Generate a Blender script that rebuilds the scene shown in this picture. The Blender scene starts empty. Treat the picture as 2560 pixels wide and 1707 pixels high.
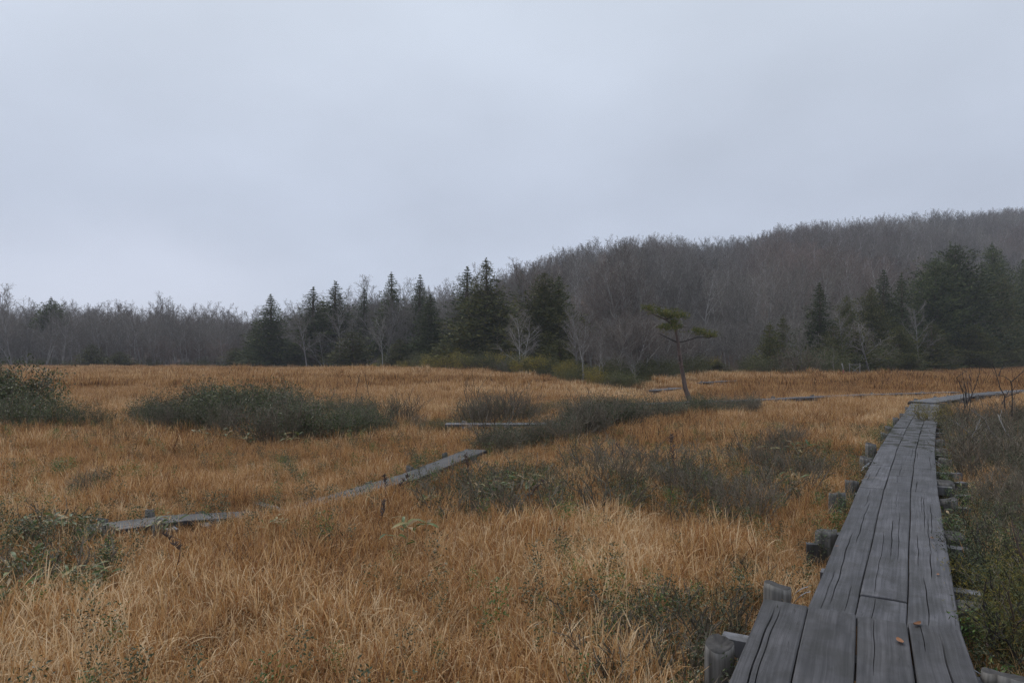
import bpy, math, random
import numpy as np
from mathutils import Vector, Matrix

# ------------------------------------------------------------------ camera, sky, sun, exposure
EYE = 1.85
FPX, CX, CY, HOR = 1707.0, 1280.0, 853.5, 890.0
PITCH = math.atan((HOR - CY) / FPX)
scene = bpy.context.scene
col = scene.collection
cam_d = bpy.data.cameras.new('camera'); cam_d.sensor_width = 36.0; cam_d.lens = 24.0
cam_d.clip_start = 0.05; cam_d.clip_end = 3000
cam = bpy.data.objects.new('camera', cam_d); col.objects.link(cam)
cam.location = (0, 0, EYE); cam.rotation_euler = (math.radians(90) + PITCH, 0, 0)
scene.camera = cam

SUN_EL, SUN_AZ = math.radians(48), math.radians(-35)     # behind cloud, ahead and to the left
world = bpy.data.worlds.new('World'); scene.world = world; world.use_nodes = True
wn, wl = world.node_tree.nodes, world.node_tree.links
wn.clear()
def W(t, **k):
    n = wn.new(t)
    for a, b in k.items(): setattr(n, a, b)
    return n
sky = W('ShaderNodeTexSky', sky_type='NISHITA', sun_disc=False, sun_elevation=SUN_EL, sun_rotation=SUN_AZ)
skm = W('ShaderNodeVectorMath', operation='SCALE'); skm.inputs[3].default_value = 0.10
wl.new(sky.outputs[0], skm.inputs[0])
tc = W('ShaderNodeTexCoord')
sep = W('ShaderNodeSeparateXYZ'); wl.new(tc.outputs['Generated'], sep.inputs[0])
zc = W('ShaderNodeMath', operation='MAXIMUM'); zc.inputs[1].default_value = 0.0; wl.new(sep.outputs[2], zc.inputs[0])
za = W('ShaderNodeMath', operation='ADD'); za.inputs[1].default_value = 0.35; wl.new(zc.outputs[0], za.inputs[0])
dx = W('ShaderNodeMath', operation='DIVIDE'); wl.new(sep.outputs[0], dx.inputs[0]); wl.new(za.outputs[0], dx.inputs[1])
dy = W('ShaderNodeMath', operation='DIVIDE'); wl.new(sep.outputs[1], dy.inputs[0]); wl.new(za.outputs[0], dy.inputs[1])
cmb = W('ShaderNodeCombineXYZ'); wl.new(dx.outputs[0], cmb.inputs[0]); wl.new(dy.outputs[0], cmb.inputs[1])
cmb.inputs[2].default_value = 3.7
nz = W('ShaderNodeTexNoise'); nz.inputs['Scale'].default_value = 1.5; nz.inputs['Detail'].default_value = 6; nz.inputs['Roughness'].default_value = 0.45
wl.new(cmb.outputs[0], nz.inputs['Vector'])
# cloud deck: darker towards mid height, lighter overhead and at the low horizon
ramp = W('ShaderNodeValToRGB')
e = ramp.color_ramp.elements
e[0].position = 0.0; e[0].color = (0.466, 0.516, 0.625, 1)
e[1].position = 1.0; e[1].color = (0.72, 0.75, 0.82, 1)
for p, c in ((0.10, (0.458, 0.504, 0.608, 1)), (0.22, (0.472, 0.522, 0.624, 1)), (0.47, (0.548, 0.604, 0.692, 1))):
    q = e.new(p); q.color = c
wl.new(zc.outputs[0], ramp.inputs[0])
mr = W('ShaderNodeMapRange'); mr.inputs[1].default_value = 0.3; mr.inputs[2].default_value = 0.7; mr.inputs[3].default_value = 0.89; mr.inputs[4].default_value = 1.11
wl.new(nz.outputs[0], mr.inputs[0])
cl = W('ShaderNodeVectorMath', operation='SCALE'); wl.new(ramp.outputs[0], cl.inputs[0]); wl.new(mr.outputs[0], cl.inputs[3])
# thinner cloud low over the left horizon
th = W('ShaderNodeVectorMath', operation='DOT_PRODUCT'); th.inputs[1].default_value = Vector((-0.52, 0.85, 0.075)).normalized()
wl.new(tc.outputs['Generated'], th.inputs[0])
th2 = W('ShaderNodeMapRange', interpolation_type='SMOOTHSTEP'); th2.inputs[1].default_value = 0.955; th2.inputs[2].default_value = 1.0; th2.inputs[3].default_value = 0; th2.inputs[4].default_value = 0.55
wl.new(th.outputs['Value'], th2.inputs[0])
zl = W('ShaderNodeMapRange', interpolation_type='SMOOTHSTEP'); zl.inputs[1].default_value = 0.10; zl.inputs[2].default_value = 0.19; zl.inputs[3].default_value = 1; zl.inputs[4].default_value = 0
nz2 = W('ShaderNodeTexNoise'); nz2.inputs['Scale'].default_value = 5.0; nz2.inputs['Detail'].default_value = 4
wl.new(tc.outputs['Generated'], nz2.inputs['Vector'])
nzz = W('ShaderNodeMath', operation='MULTIPLY_ADD'); nzz.inputs[1].default_value = 0.12; nzz.inputs[2].default_value = -0.06
wl.new(nz2.outputs[0], nzz.inputs[0])
zz = W('ShaderNodeMath', operation='ADD'); wl.new(zc.outputs[0], zz.inputs[0]); wl.new(nzz.outputs[0], zz.inputs[1]); wl.new(zz.outputs[0], zl.inputs[0])
tm = W('ShaderNodeMath', operation='MULTIPLY'); wl.new(th2.outputs[0], tm.inputs[0]); wl.new(zl.outputs[0], tm.inputs[1])
mixb = W('ShaderNodeMix', data_type='RGBA'); mixb.inputs[7].default_value = (0.63, 0.67, 0.79, 1)
wl.new(tm.outputs[0], mixb.inputs[0]); wl.new(cl.outputs[0], mixb.inputs[6])
mixs = W('ShaderNodeMix', data_type='RGBA'); mixs.inputs[0].default_value = 0.05
wl.new(mixb.outputs[2], mixs.inputs[6]); wl.new(skm.outputs[0], mixs.inputs[7])
bg = W('ShaderNodeBackground'); bg.inputs[1].default_value = 1.0
wl.new(mixs.outputs[2], bg.inputs[0])
wo = W('ShaderNodeOutputWorld'); wl.new(bg.outputs[0], wo.inputs[0])

sl = bpy.data.lights.new('sun', 'SUN'); sl.energy = 1.3; sl.angle = math.radians(25); sl.color = (1.0, 0.96, 0.9)
so = bpy.data.objects.new('sun', sl); col.objects.link(so)
sd = Vector((math.sin(SUN_AZ) * math.cos(SUN_EL), math.cos(SUN_AZ) * math.cos(SUN_EL), math.sin(SUN_EL)))
so.rotation_euler = sd.to_track_quat('Z', 'Y').to_euler(); so.location = (0, 0, 120)

vs = scene.view_settings
vs.view_transform = 'Standard'; vs.look = 'None'; vs.exposure = 0.30; vs.gamma = 1.0; vs.use_curve_mapping = False
cy = scene.cycles
cy.use_denoising = True
try:
    cy.denoiser = 'OPENIMAGEDENOISE'; cy.denoising_prefilter = 'NONE'; cy.denoising_input_passes = 'RGB_ALBEDO_NORMAL'
except Exception: pass
cy.max_bounces = 6; cy.diffuse_bounces = 2; cy.glossy_bounces = 2; cy.transmission_bounces = 4; cy.volume_bounces = 0
cy.transparent_max_bounces = 8; cy.use_adaptive_sampling = True; cy.adaptive_threshold = 0.02
cy.volume_step_rate = 1.0
scene.render.filter_size = 1.3

# ------------------------------------------------------------------ helpers: measuring
def ray(px, py):
    u, v = (px - CX) / FPX, (CY - py) / FPX
    return Vector((u, math.cos(PITCH) - v * math.sin(PITCH), math.sin(PITCH) + v * math.cos(PITCH)))
def P(px, py, depth):
    r = ray(px, py); s = depth / r.y
    return Vector((r.x * s, depth, EYE + r.z * s))
def G(px, py, z=0.0):
    r = ray(px, py); s = (z - EYE) / r.z
    return Vector((r.x * s, r.y * s, z))
def lerp_tab(tab, x):
    return np.interp(x, [a[0] for a in tab], [a[1] for a in tab])
FOOT = [(-600, 112), (-300, 108), (0, 108), (600, 104), (900, 84), (1100, 68), (1215, 62), (1400, 46), (1500, 40.5), (1560, 40), (1620, 44),
        (1700, 50), (1770, 66), (1850, 70), (1905, 56), (2039, 52), (2200, 62), (2400, 85), (2560, 106), (2900, 120), (3300, 125)]
CREST = [(-600, 190), (0, 165), (300, 190), (600, 180), (900, 200), (1250, 225), (1500, 262), (1900, 300), (2560, 350), (2900, 370), (3300, 380)]
SKYL = [(-600, 735), (0, 757), (150, 772), (300, 765), (430, 772), (600, 792), (700, 786), (900, 752), (1100, 738), (1180, 722), (1250, 694), (1330, 668), (1400, 645), (1500, 627),
        (1600, 616), (1680, 603), (1750, 611), (1850, 603), (1930, 585), (2000, 572), (2100, 563), (2250, 549), (2400, 533), (2560, 517), (2900, 490), (3300, 470)]
TREEH = 11.3
def hnoise(x, y, s, sx=1.0):
    return (np.sin(x * s * sx * 1.3 + 1.7 + 1.1 * np.sin(y * s * 0.9)) * np.sin(y * s * 1.1 + 0.6 + 1.3 * np.sin(x * s * sx * 0.7 + 2.0)) +
            0.5 * np.sin(x * s * sx * 2.9 + y * s * 1.7 + 0.4) * np.sin(y * s * 2.3 - x * s * sx * 1.1))
def Hn(x, y):
    x = np.asarray(x, float); y = np.asarray(y, float)
    yy = np.maximum(y, 6.0)
    px = np.clip(CX + FPX * x / yy, -600, 3300)
    foot = lerp_tab(FOOT, px); cr = lerp_tab(CREST, px); sk = lerp_tab(SKYL, px)
    zcr = np.maximum(EYE + (HOR - sk) / FPX * cr - TREEH, 0.5)
    s = np.clip((y - foot - 4) / (cr - foot), 0, 1.0)
    rise = zcr * (0.35 * s + 0.65 * s * s * (3 - 2 * s))
    over = np.clip(y - cr - np.clip((1150 - px) / 3, 0, 60), 0, 400)
    rise = rise - 0.30 * over * (over / (over + 40))
    bumps = 0.05 * hnoise(x, y, 0.55) * np.clip((y - 5) / 6, 0, 1)
    dome = 0.45 * np.exp(-((x + 15) / 16) ** 2 - ((y - 54) / 20) ** 2) + 0.28 * np.exp(-((x - 22) / 12) ** 2 - ((y - 45) / 10) ** 2) \
        - 0.40 * np.exp(-((x - 5.0) / 3.8) ** 2 - ((y - 36) / 14) ** 2)
    hill = hnoise(x, y, 0.045) * 1.2 * s
    return np.maximum(rise + bumps + dome + hill, -2.0)
def H(x, y): return float(Hn(x, y))

# ------------------------------------------------------------------ helpers: objects
def tag(o, label=None, cat=None, group=None, kind=None):
    if label: o['label'] = label
    if cat: o['category'] = cat
    if group: o['group'] = group
    if kind: o['kind'] = kind
    return o
def empty(name, loc=(0, 0, 0), rz=0.0, s=1.0):
    o = bpy.data.objects.new(name, None); col.objects.link(o)
    o.location = loc; o.rotation_euler = (0, 0, rz); o.scale = (s, s, s); o.empty_display_size = 0.2
    return o
def mobj(name, mesh, parent=None, loc=None, rot=None):
    o = bpy.data.objects.new(name, mesh); col.objects.link(o)
    if parent: o.parent = parent
    if loc is not None: o.location = loc
    if rot is not None: o.rotation_euler = rot
    return o
def make_mesh(name, V, F, mats, smooth=False, mi=None, uv=None):
    me = bpy.data.meshes.new(name)
    me.from_pydata([tuple(v) for v in V], [], [tuple(f) for f in F])
    for m in (mats if isinstance(mats, (list, tuple)) else [mats]): me.materials.append(m)
    if smooth: me.polygons.foreach_set('use_smooth', [True] * len(me.polygons))
    if mi is not None: me.polygons.foreach_set('material_index', mi)
    if uv is not None:
        l = me.uv_layers.new(name='UVMap')
        vi = np.empty(len(me.loops), int); me.loops.foreach_get('vertex_index', vi)
        l.data.foreach_set('uv', np.asarray(uv, float)[vi].ravel())
    me.update(); return me
class MB:
    def __init__(s): s.v = []; s.f = []
    def tube(s, pts, rads, n=6, cap=True):
        b = len(s.v); pts = [Vector(p) for p in pts]; m = len(pts)
        ref = Vector((0.3, 0.9, 0.2))
        for i in range(m):
            d = (pts[min(i + 1, m - 1)] - pts[max(i - 1, 0)])
            if d.length < 1e-7: d = Vector((0, 0, 1))
            d.normalize()
            a = d.cross(ref)
            if a.length < 0.1: a = d.cross(Vector((1, 0, 0)))
            a.normalize(); c = d.cross(a)
            for k in range(n):
                t = 2 * math.pi * k / n
                s.v.append(pts[i] + (a * math.cos(t) + c * math.sin(t)) * rads[i])
        for i in range(m - 1):
            for k in range(n):
                k2 = (k + 1) % n
                s.f.append((b + i * n + k, b + i * n + k2, b + (i + 1) * n + k2, b + (i + 1) * n + k))
        if cap: s.f.append(tuple(b + (m - 1) * n + k for k in range(n)))
    def twig(s, p, q, r):
        b = len(s.v); d = (q - p)
        a = d.cross(Vector((0.31, 0.77, 0.55))).normalized() * r; c = d.cross(a).normalized() * r
        s.v += [p + a, p - a * .5 + c * .87, p - a * .5 - c * .87, q]
        s.f += [(b, b + 1, b + 3), (b + 1, b + 2, b + 3), (b + 2, b, b + 3)]
    def box(s, c, sx, sy, sz, R=None):
        b = len(s.v)
        for x in (-1, 1):
            for y in (-1, 1):
                for z in (-1, 1):
                    p = Vector((x * sx / 2, y * sy / 2, z * sz / 2))
                    if R is not None: p = R @ p
                    s.v.append(Vector(c) + p)
        for f in ((0, 1, 3, 2), (4, 6, 7, 5), (0, 4, 5, 1), (2, 3, 7, 6), (0, 2, 6, 4), (1, 5, 7, 3)):
            s.f.append(tuple(b + i for i in f))
    def mesh(s, name, mats, smooth=False): return make_mesh(name, s.v, s.f, mats, smooth)
def leaf_arrays(C, D, L, Wd, rng, bend=0.0):
    """rhombic leaves: centre-of-base C (N,3), direction D, lengths L, widths Wd -> verts, faces"""
    N = len(C); D = D / (np.linalg.norm(D, axis=1, keepdims=True) + 1e-9)
    R = rng.normal(size=(N, 3)); S = np.cross(D, R); S /= (np.linalg.norm(S, axis=1, keepdims=True) + 1e-9)
    Nn = np.cross(D, S)
    L = np.broadcast_to(L, (N,))[:, None]; Wd = np.broadcast_to(Wd, (N,))[:, None]
    V = np.stack([C, C + D * L * .45 + S * Wd / 2 + Nn * L * bend, C + D * L - Nn * L * bend * .5, C + D * L * .45 - S * Wd / 2 + Nn * L * bend], 1).reshape(-1, 3)
    F = (np.arange(N)[:, None] * 4 + np.array([0, 1, 2, 3])[None, :])
    return V, F

# ------------------------------------------------------------------ materials
def new_mat(name):
    m = bpy.data.materials.new(name); m.use_nodes = True
    nt = m.node_tree; nt.nodes.clear()
    out = nt.nodes.new('ShaderNodeOutputMaterial')
    return m, nt.nodes, nt.links, out
def ramp_node(n, stops, interp='LINEAR'):
    r = n.new('ShaderNodeValToRGB'); el = r.color_ramp.elements; r.color_ramp.interpolation = interp
    el[0].position = stops[0][0]; el[0].color = (*stops[0][1], 1)
    el[1].position = stops[-1][0]; el[1].color = (*stops[-1][1], 1)
    for p, c in stops[1:-1]:
        q = el.new(p); q.color = (*c, 1)
    return r
def mixc(n, l, fac, a, b, mode='MIX'):
    m = n.new('ShaderNodeMix'); m.data_type = 'RGBA'; m.blend_type = mode
    for s, v in ((0, fac), (6, a), (7, b)):
        if hasattr(v, 'is_output'): l.new(v, m.inputs[s])
        elif isinstance(v, (int, float)): m.inputs[s].default_value = v
        else: m.inputs[s].default_value = (*v, 1)
    return m.outputs[2]
def leaf_mat(name, stops, transl=0.25, rough=0.55, objvar=0.25, spec=0.3):
    """colour chosen per leaf; a little per-plant variation"""
    m, n, l, out = new_mat(name)
    g = n.new('ShaderNodeNewGeometry'); r = ramp_node(n, stops); l.new(g.outputs['Random Per Island'], r.inputs[0])
    oi = n.new('ShaderNodeObjectInfo'); mr = n.new('ShaderNodeMapRange'); mr.inputs[3].default_value = 1 - objvar; mr.inputs[4].default_value = 1 + objvar
    l.new(oi.outputs['Random'], mr.inputs[0])
    sc = n.new('ShaderNodeVectorMath'); sc.operation = 'SCALE'; l.new(r.outputs[0], sc.inputs[0]); l.new(mr.outputs[0], sc.inputs[3])
    p = n.new('ShaderNodeBsdfPrincipled'); p.inputs['Roughness'].default_value = rough; p.inputs['Specular IOR Level'].default_value = spec
    l.new(sc.outputs[0], p.inputs['Base Color'])
    if transl > 0:
        t = n.new('ShaderNodeBsdfTranslucent'); l.new(sc.outputs[0], t.inputs[0])
        mx = n.new('ShaderNodeMixShader'); mx.inputs[0].default_value = transl
        l.new(p.outputs[0], mx.inputs[1]); l.new(t.outputs[0], mx.inputs[2]); l.new(mx.outputs[0], out.inputs[0])
    else: l.new(p.outputs[0], out.inputs[0])
    return m
def bark_mat(name, a, b, scale=6.0, objvar=0.3, patches=None, zs=0.25, pale=None):
    m, n, l, out = new_mat(name)
    tcn = n.new('ShaderNodeTexCoord'); mp = n.new('ShaderNodeMapping'); mp.inputs['Scale'].default_value = (scale, scale, scale * zs)
    l.new(tcn.outputs['Object'], mp.inputs[0])
    nz = n.new('ShaderNodeTexNoise'); nz.inputs['Scale'].default_value = 1.0; nz.inputs['Detail'].default_value = 5; l.new(mp.outputs[0], nz.inputs['Vector'])
    r = ramp_node(n, [(0.3, a), (0.7, b)]); l.new(nz.outputs[0], r.inputs[0])
    oi = n.new('ShaderNodeObjectInfo'); mr = n.new('ShaderNodeMapRange'); mr.inputs[3].default_value = 1 - objvar; mr.inputs[4].default_value = 1 + objvar
    l.new(oi.outputs['Random'], mr.inputs[0])
    c = r.outputs[0]
    if patches:      # stands of a redder kind of tree, by where the tree stands
        nl = n.new('ShaderNodeTexNoise'); nl.inputs['Scale'].default_value = 0.022; nl.inputs['Detail'].default_value = 2; l.new(oi.outputs['Location'], nl.inputs['Vector'])
        rr = ramp_node(n, [(0.47, (0, 0, 0)), (0.62, (1, 1, 1))]); l.new(nl.outputs[0], rr.inputs[0])
        c = mixc(n, l, rr.outputs[0], c, patches)
        nv = n.new('ShaderNodeTexNoise'); nv.inputs['Scale'].default_value = 0.035; nv.inputs['Detail'].default_value = 3; l.new(oi.outputs['Location'], nv.inputs['Vector'])
        rv = ramp_node(n, [(0.36, (0.68, 0.68, 0.68)), (0.64, (1.34, 1.33, 1.32))]); l.new(nv.outputs[0], rv.inputs[0])
        c = mixc(n, l, 1.0, c, rv.outputs[0], 'MULTIPLY')
    if pale:         # some trees of a pale-barked kind among the others
        rp = ramp_node(n, [(0.0, (0, 0, 0)), (0.78, (1, 1, 1))], 'CONSTANT'); l.new(oi.outputs['Random'], rp.inputs[0])
        c = mixc(n, l, rp.outputs[0], c, pale)
    sc = n.new('ShaderNodeVectorMath'); sc.operation = 'SCALE'; l.new(c, sc.inputs[0]); l.new(mr.outputs[0], sc.inputs[3])
    p = n.new('ShaderNodeBsdfPrincipled'); p.inputs['Roughness'].default_value = 0.85; p.inputs['Specular IOR Level'].default_value = 0.2
    l.new(sc.outputs[0], p.inputs['Base Color'])
    bm = n.new('ShaderNodeBump'); bm.inputs['Strength'].default_value = 0.5; bm.inputs['Distance'].default_value = 0.02
    l.new(nz.outputs[0], bm.inputs['Height']); l.new(bm.outputs[0], p.inputs['Normal'])
    l.new(p.outputs[0], out.inputs[0]); return m
def grass_mat(name, rust, straw, pale, dark):
    m, n, l, out = new_mat(name)
    g = n.new('ShaderNodeNewGeometry'); at = n.new('ShaderNodeAttribute'); at.attribute_type = 'INSTANCER'; at.attribute_name = 'tone'
    uv = n.new('ShaderNodeUVMap'); sp = n.new('ShaderNodeSeparateXYZ'); l.new(uv.outputs[0], sp.inputs[0])
    # blade hue: island random shifted by the patch tone
    a = n.new('ShaderNodeMath'); a.operation = 'MULTIPLY_ADD'; a.inputs[1].default_value = 0.78; l.new(g.outputs['Random Per Island'], a.inputs[0])
    b = n.new('ShaderNodeMath'); b.operation = 'MULTIPLY'; b.inputs[1].default_value = 0.5; l.new(at.outputs['Fac'], b.inputs[0]); l.new(b.outputs[0], a.inputs[2])
    r = ramp_node(n, [(0.08, dark), (0.36, rust), (0.72, straw), (1.0, pale)]); l.new(a.outputs[0], r.inputs[0])
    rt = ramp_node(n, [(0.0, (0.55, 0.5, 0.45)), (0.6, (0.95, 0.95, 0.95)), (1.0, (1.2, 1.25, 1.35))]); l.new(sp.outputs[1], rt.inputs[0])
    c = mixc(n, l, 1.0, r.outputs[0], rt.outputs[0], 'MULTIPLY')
    p = n.new('ShaderNodeBsdfPrincipled'); p.inputs['Roughness'].default_value = 0.6; p.inputs['Specular IOR Level'].default_value = 0.25; l.new(c, p.inputs['Base Color'])
    t = n.new('ShaderNodeBsdfTranslucent'); l.new(c, t.inputs[0])
    mx = n.new('ShaderNodeMixShader'); mx.inputs[0].default_value = 0.35
    l.new(p.outputs[0], mx.inputs[1]); l.new(t.outputs[0], mx.inputs[2]); l.new(mx.outputs[0], out.inputs[0]); return m
def wood_mat(name, a, b, rough=0.5, moss=0.0):
    """weathered wet plank; grain runs along v of the UV map"""
    m, n, l, out = new_mat(name)
    uv = n.new('ShaderNodeUVMap'); oi = n.new('ShaderNodeObjectInfo')
    ad = n.new('ShaderNodeVectorMath'); ad.operation = 'ADD'
    ofs = n.new('ShaderNodeMath'); ofs.operation = 'MULTIPLY'; ofs.inputs[1].default_value = 37.0; l.new(oi.outputs['Random'], ofs.inputs[0])
    l.new(uv.outputs[0], ad.inputs[0]); l.new(ofs.outputs[0], ad.inputs[1])
    mp = n.new('ShaderNodeMapping'); mp.inputs['Scale'].default_value = (70, 1.4, 1); l.new(ad.outputs[0], mp.inputs[0])
    gr = n.new('ShaderNodeTexNoise'); gr.inputs['Scale'].default_value = 1; gr.inputs['Detail'].default_value = 6; gr.inputs['Roughness'].default_value = 0.6; gr.inputs['Distortion'].default_value = 0.3
    l.new(mp.outputs[0], gr.inputs['Vector'])
    mpb = n.new('ShaderNodeMapping'); mpb.inputs['Scale'].default_value = (2.2, 0.7, 1); l.new(ad.outputs[0], mpb.inputs[0])
    big = n.new('ShaderNodeTexNoise'); big.inputs['Scale'].default_value = 3.5; big.inputs['Detail'].default_value = 7; big.inputs['Roughness'].default_value = 0.62; l.new(mpb.outputs[0], big.inputs['Vector'])
    r = ramp_node(n, [(0.34, a), (0.66, b)]); l.new(gr.outputs[0], r.inputs[0])
    rb = ramp_node(n, [(0.36, (0.50, 0.49, 0.47)), (0.5, (0.95, 0.95, 0.95)), (0.64, (1.36, 1.36, 1.36))]); l.new(big.outputs[0], rb.inputs[0])
    c = mixc(n, l, 1.0, r.outputs[0], rb.outputs[0], 'MULTIPLY')
    ov = n.new('ShaderNodeMapRange'); ov.inputs[3].default_value = 0.76; ov.inputs[4].default_value = 1.24; l.new(oi.outputs['Random'], ov.inputs[0])
    sc = n.new('ShaderNodeVectorMath'); sc.operation = 'SCALE'; l.new(c, sc.inputs[0]); l.new(ov.outputs[0], sc.inputs[3]); c = sc.outputs[0]
    # hairline checks
    mp2 = n.new('ShaderNodeMapping'); mp2.inputs['Scale'].default_value = (34, 1.1, 1); l.new(ad.outputs[0], mp2.inputs[0])
    ck = n.new('ShaderNodeTexNoise'); ck.inputs['Scale'].default_value = 1.0; ck.inputs['Detail'].default_value = 1.5; l.new(mp2.outputs[0], ck.inputs['Vector'])
    cr = ramp_node(n, [(0.492, (0, 0, 0)), (0.5, (1, 1, 1)), (0.508, (0, 0, 0))]); l.new(ck.outputs[0], cr.inputs[0])
    msk = n.new('ShaderNodeTexNoise'); msk.inputs['Scale'].default_value = 5.0; l.new(ad.outputs[0], msk.inputs['Vector'])
    mkr = ramp_node(n, [(0.52, (0, 0, 0)), (0.6, (1, 1, 1))]); l.new(msk.outputs[0], mkr.inputs[0])
    ckf = mixc(n, l, 1.0, cr.outputs[0], mkr.outputs[0], 'MULTIPLY')
    c = mixc(n, l, ckf, c, (0.012, 0.011, 0.011))
    if moss:
        mo = n.new('ShaderNodeTexNoise'); mo.inputs['Scale'].default_value = 4.2; mo.inputs['Detail'].default_value = 6; mo.inputs['Roughness'].default_value = 0.65; l.new(ad.outputs[0], mo.inputs['Vector'])
        mrp = ramp_node(n, [(0.46, (0, 0, 0)), (0.56, (moss, moss, moss))]); l.new(mo.outputs[0], mrp.inputs[0])
        c = mixc(n, l, mrp.outputs[0], c, (0.028, 0.027, 0.018))
    p = n.new('ShaderNodeBsdfPrincipled'); p.inputs['Specular IOR Level'].default_value = 0.42; l.new(c, p.inputs['Base Color'])
    if moss:         # slime and moss are dull where bare wet wood shines
        sv = n.new('ShaderNodeMapRange'); sv.inputs[3].default_value = 0.42; sv.inputs[4].default_value = 0.05; l.new(mrp.outputs[0], sv.inputs[0]); l.new(sv.outputs[0], p.inputs['Specular IOR Level'])
    rr = n.new('ShaderNodeMapRange'); rr.inputs[3].default_value = rough - 0.1; rr.inputs[4].default_value = rough + 0.2; l.new(big.outputs[0], rr.inputs[0]); l.new(rr.outputs[0], p.inputs['Roughness'])
    bm = n.new('ShaderNodeBump'); bm.inputs['Strength'].default_value = 0.55; bm.inputs['Distance'].default_value = 0.004
    sub = n.new('ShaderNodeMath'); sub.operation = 'SUBTRACT'; l.new(gr.outputs[0], sub.inputs[0]); l.new(ckf, sub.inputs[1]); l.new(sub.outputs[0], bm.inputs['Height'])
    l.new(bm.outputs[0], p.inputs['Normal']); l.new(p.outputs[0], out.inputs[0]); return m
def plain_mat(name, c, rough=0.6, metal=0.0, var=0.2, scale=20):
    m, n, l, out = new_mat(name)
    tcn = n.new('ShaderNodeTexCoord'); nz = n.new('ShaderNodeTexNoise'); nz.inputs['Scale'].default_value = scale; nz.inputs['Detail'].default_value = 4; l.new(tcn.outputs['Object'], nz.inputs['Vector'])
    r = ramp_node(n, [(0.3, tuple(x * (1 - var) for x in c)), (0.7, tuple(x * (1 + var) for x in c))]); l.new(nz.outputs[0], r.inputs[0])
    p = n.new('ShaderNodeBsdfPrincipled'); p.inputs['Roughness'].default_value = rough; p.inputs['Metallic'].default_value = metal
    l.new(r.outputs[0], p.inputs['Base Color']); l.new(p.outputs[0], out.inputs[0]); return m

M = {}
M['bark'] = bark_mat('grey_bark', (0.15, 0.143, 0.138), (0.30, 0.29, 0.28), 3.0, 0.35)
M['twig'] = bark_mat('twig_bark', (0.140, 0.127, 0.112), (0.225, 0.205, 0.182), 2.0, 0.25)
M['twig_wood'] = bark_mat('woodland_twigs', (0.120, 0.108, 0.095), (0.195, 0.178, 0.157), 2.0, 0.25, patches=(0.155, 0.116, 0.098))
M['wood_bark'] = bark_mat('woodland_bark', (0.15, 0.143, 0.132), (0.30, 0.288, 0.27), 3.0, 0.25, pale=(0.30, 0.29, 0.275))
M['pale_bark'] = bark_mat('pale_bark', (0.19, 0.185, 0.175), (0.37, 0.36, 0.34), 4.0, 0.2)
M['cedar_bark'] = bark_mat('cedar_bark', (0.07, 0.05, 0.04), (0.13, 0.095, 0.075), 3.0, 0.2)
M['pine_bark'] = bark_mat('pine_bark', (0.065, 0.052, 0.047), (0.165, 0.122, 0.105), 9.0, 0.0)
M['shrub_twig'] = bark_mat('shrub_twig', (0.085, 0.071, 0.052), (0.215, 0.182, 0.138), 14.0, 0.25)
M['dark_twig'] = bark_mat('dark_twig', (0.035, 0.03, 0.028), (0.075, 0.065, 0.06), 14.0, 0.2)
M['cedar'] = leaf_mat('cedar_foliage', [(0, (0.030, 0.042, 0.018)), (0.5, (0.066, 0.086, 0.034)), (1, (0.125, 0.138, 0.050))], 0.12, 0.7, 0.2, 0.15)
M['cedar_olive'] = leaf_mat('olive_cedar_foliage', [(0, (0.038, 0.046, 0.017)), (0.6, (0.090, 0.098, 0.032)), (1, (0.165, 0.148, 0.046))], 0.12, 0.7, 0.2, 0.15)
M['pine'] = leaf_mat('pine_needles', [(0, (0.040, 0.065, 0.020)), (0.5, (0.085, 0.110, 0.026)), (0.85, (0.165, 0.155, 0.032)), (1, (0.30, 0.20, 0.05))], 0.2, 0.5, 0.0)
M['holly'] = leaf_mat('dark_shrub_leaf', [(0, (0.026, 0.038, 0.014)), (0.5, (0.056, 0.076, 0.027)), (0.85, (0.105, 0.125, 0.045)), (1, (0.17, 0.15, 0.07))], 0.15, 0.4, 0.38, 0.4)
M['greyleaf'] = leaf_mat('grey_green_leaf', [(0, (0.036, 0.050, 0.026)), (0.6, (0.075, 0.095, 0.050)), (0.92, (0.14, 0.15, 0.085)), (1, (0.26, 0.20, 0.10))], 0.2, 0.5, 0.35)
M['yellow'] = leaf_mat('yellow_green_leaf', [(0, (0.095, 0.10, 0.020)), (0.5, (0.25, 0.21, 0.034)), (1, (0.44, 0.32, 0.05))], 0.2, 0.6, 0.3)
M['olive'] = leaf_mat('olive_leaf', [(0, (0.036, 0.046, 0.017)), (0.5, (0.078, 0.09, 0.030)), (1, (0.14, 0.135, 0.044))], 0.15, 0.6, 0.3)
M['russet'] = leaf_mat('russet_leaf', [(0, (0.06, 0.035, 0.03)), (1, (0.16, 0.09, 0.075))], 0.15, 0.6, 0.2)
M['bright'] = leaf_mat('fresh_green_leaf', [(0, (0.05, 0.10, 0.025)), (0.7, (0.10, 0.17, 0.045)), (1, (0.26, 0.24, 0.06))], 0.3, 0.4, 0.2)
M['sasa'] = leaf_mat('bamboo_grass_leaf', [(0, (0.05, 0.085, 0.025)), (0.6, (0.105, 0.145, 0.045)), (0.9, (0.20, 0.20, 0.075)), (1, (0.34, 0.26, 0.12))], 0.3, 0.45, 0.15)
M['drysasa'] = leaf_mat('dry_bamboo_grass_leaf', [(0, (0.24, 0.165, 0.085)), (1, (0.42, 0.31, 0.17))], 0.3, 0.5, 0.15)
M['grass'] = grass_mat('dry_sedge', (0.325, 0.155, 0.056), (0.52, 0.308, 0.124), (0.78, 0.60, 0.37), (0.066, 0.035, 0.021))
M['plank'] = wood_mat('wet_plank', (0.037, 0.036, 0.041), (0.095, 0.093, 0.102), 0.5, moss=0.3)
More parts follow.
